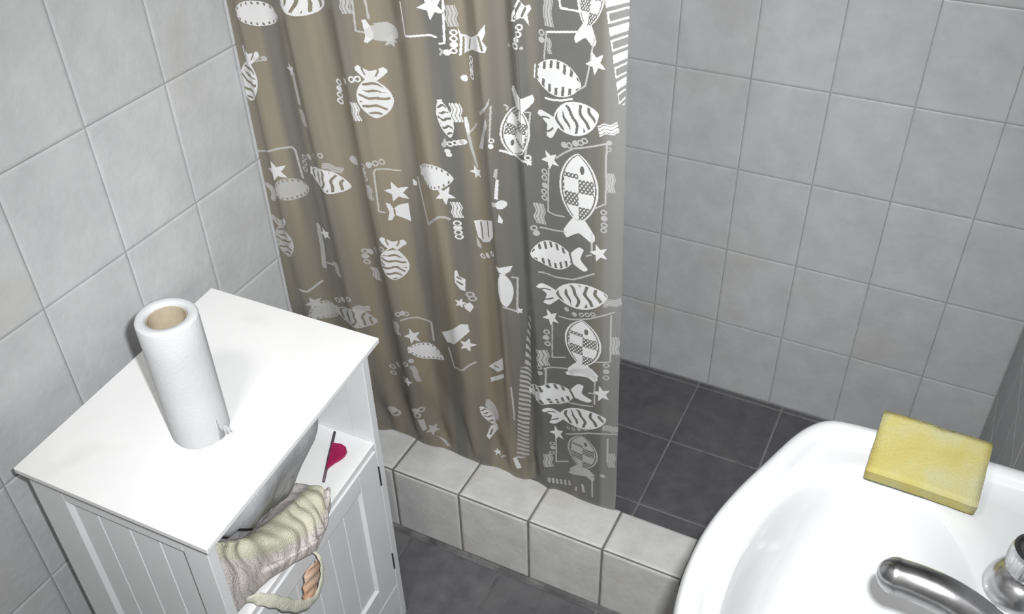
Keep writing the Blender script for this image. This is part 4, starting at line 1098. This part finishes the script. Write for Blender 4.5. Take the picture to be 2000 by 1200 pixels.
    ('poly',([(0.4011,0.4539),(0.4126,0.4723),(0.4351,0.5023),(0.4352,0.4739),(0.4177,0.4525)],[[(0.412,0.4641),(0.4211,0.467)]]),False),
    ('poly',([(0.4019,0.4253),(0.4339,0.4627),(0.4345,0.453),(0.403,0.4152)],[]),False),
    ('bubbles',[(0.1872,0.3688,0.0059,0),(0.2011,0.3816,0.0059,1),(0.228,0.4091,0.0059,0),(0.1866,0.3514,0.0059,0),(0.2408,0.4186,0.0059,1)],True),
    ('star',((0.2229,0.3606),0.0118,0.0139,1.222),False),
    ('wave',((0.2454,0.3845),0.0218,0.0069,1.745),True),
    ('oval',((0.3939,0.3212),0.0292,0.0089,-1.222,'zebra',0.1),False),
    ('poly',([(0.3939,0.2906),(0.4081,0.3058),(0.4091,0.2918),(0.3905,0.2525),(0.3866,0.2628)],[[(0.3965,0.2816),(0.3924,0.2664)]]),False),
    ('oval',((0.4017,0.3413),0.0264,0.0097,-1.309,'plain',0),True),
    ('bubbles',[(0.2305,0.2829,0.0072,1),(0.2344,0.2704,0.0072,0),(0.2431,0.2851,0.0072,0)],True),
    ('poly',([(0.2331,0.2588),(0.2457,0.2591),(0.2491,0.2297),(0.2407,0.2259)],[]),True),
    ('star',((0.2602,0.2253),0.0142,0.0178,0.873),True),
    ('poly',([(0.2629,0.2074),(0.2724,0.1996),(0.2979,0.1876),(0.2879,0.18)],[]),True),
    ('line',([(0.4492,0.4347),(0.4499,0.3905),(0.4495,0.348)],0.0016),True),
    ('star',((0.4021,0.2164),0.0077,0.0101,1.745),False),
    ('poly',([(0.4408,0.2409),(0.4462,0.2427),(0.4555,0.2111),(0.4464,0.2078)],[]),False),
    ('line',([(0.4088,0.2053),(0.4225,0.227),(0.4333,0.2201)],0.0018),True),
    ('bubbles',[(0.1711,0.246,0.0099,1),(0.177,0.2375,0.0099,0)],True),
]
for kind, prm, thin in MOTIFS:
    for one in ([[b] for b in prm] if kind == 'bubbles' else [prm]):
        o = add_print(kind, one, thin)
        if o is not None and kind in ('border', 'stitch'): o['kind'] = 'stuff'     # stitches too small to pick apart

# rod that carries the curtain, from wall to wall
rod = empty('curtain_rod', (0, -0.082, 1.965))
tag(rod, 'white shower curtain rod fixed between the tiled walls', 'rod')
mb = MB(); mb.tube([(0.002, 0, 0), (ROOM_W - 0.002, 0, 0)], 0.012, 20); mb.build('tube', MAT['rod'], rod, smooth=True)
for x_ in (0.001, ROOM_W - 0.009):
    mb = MB(); mb.tube([(x_, 0, 0), (x_ + 0.008, 0, 0)], 0.026, 24); mb.build('end_flange', MAT['rod'], rod)

# hooks that hang the curtain from the rod
for k in range(9):
    x_ = 0.02 + 0.075 * k; ring = []
    for j in range(25):
        a = 2 * math.pi * j / 24
        ring.append((x_ - co_.x, -0.082 + 0.017 * math.sin(a) - co_.y, 1.950 + 0.029 * math.cos(a) - co_.z))
    mb = MB(); mb.tube(ring, 0.0018, 8, caps=False, up=(1, 0, 0)); mb.build('hook', MAT['rod'], curtain, smooth=True)
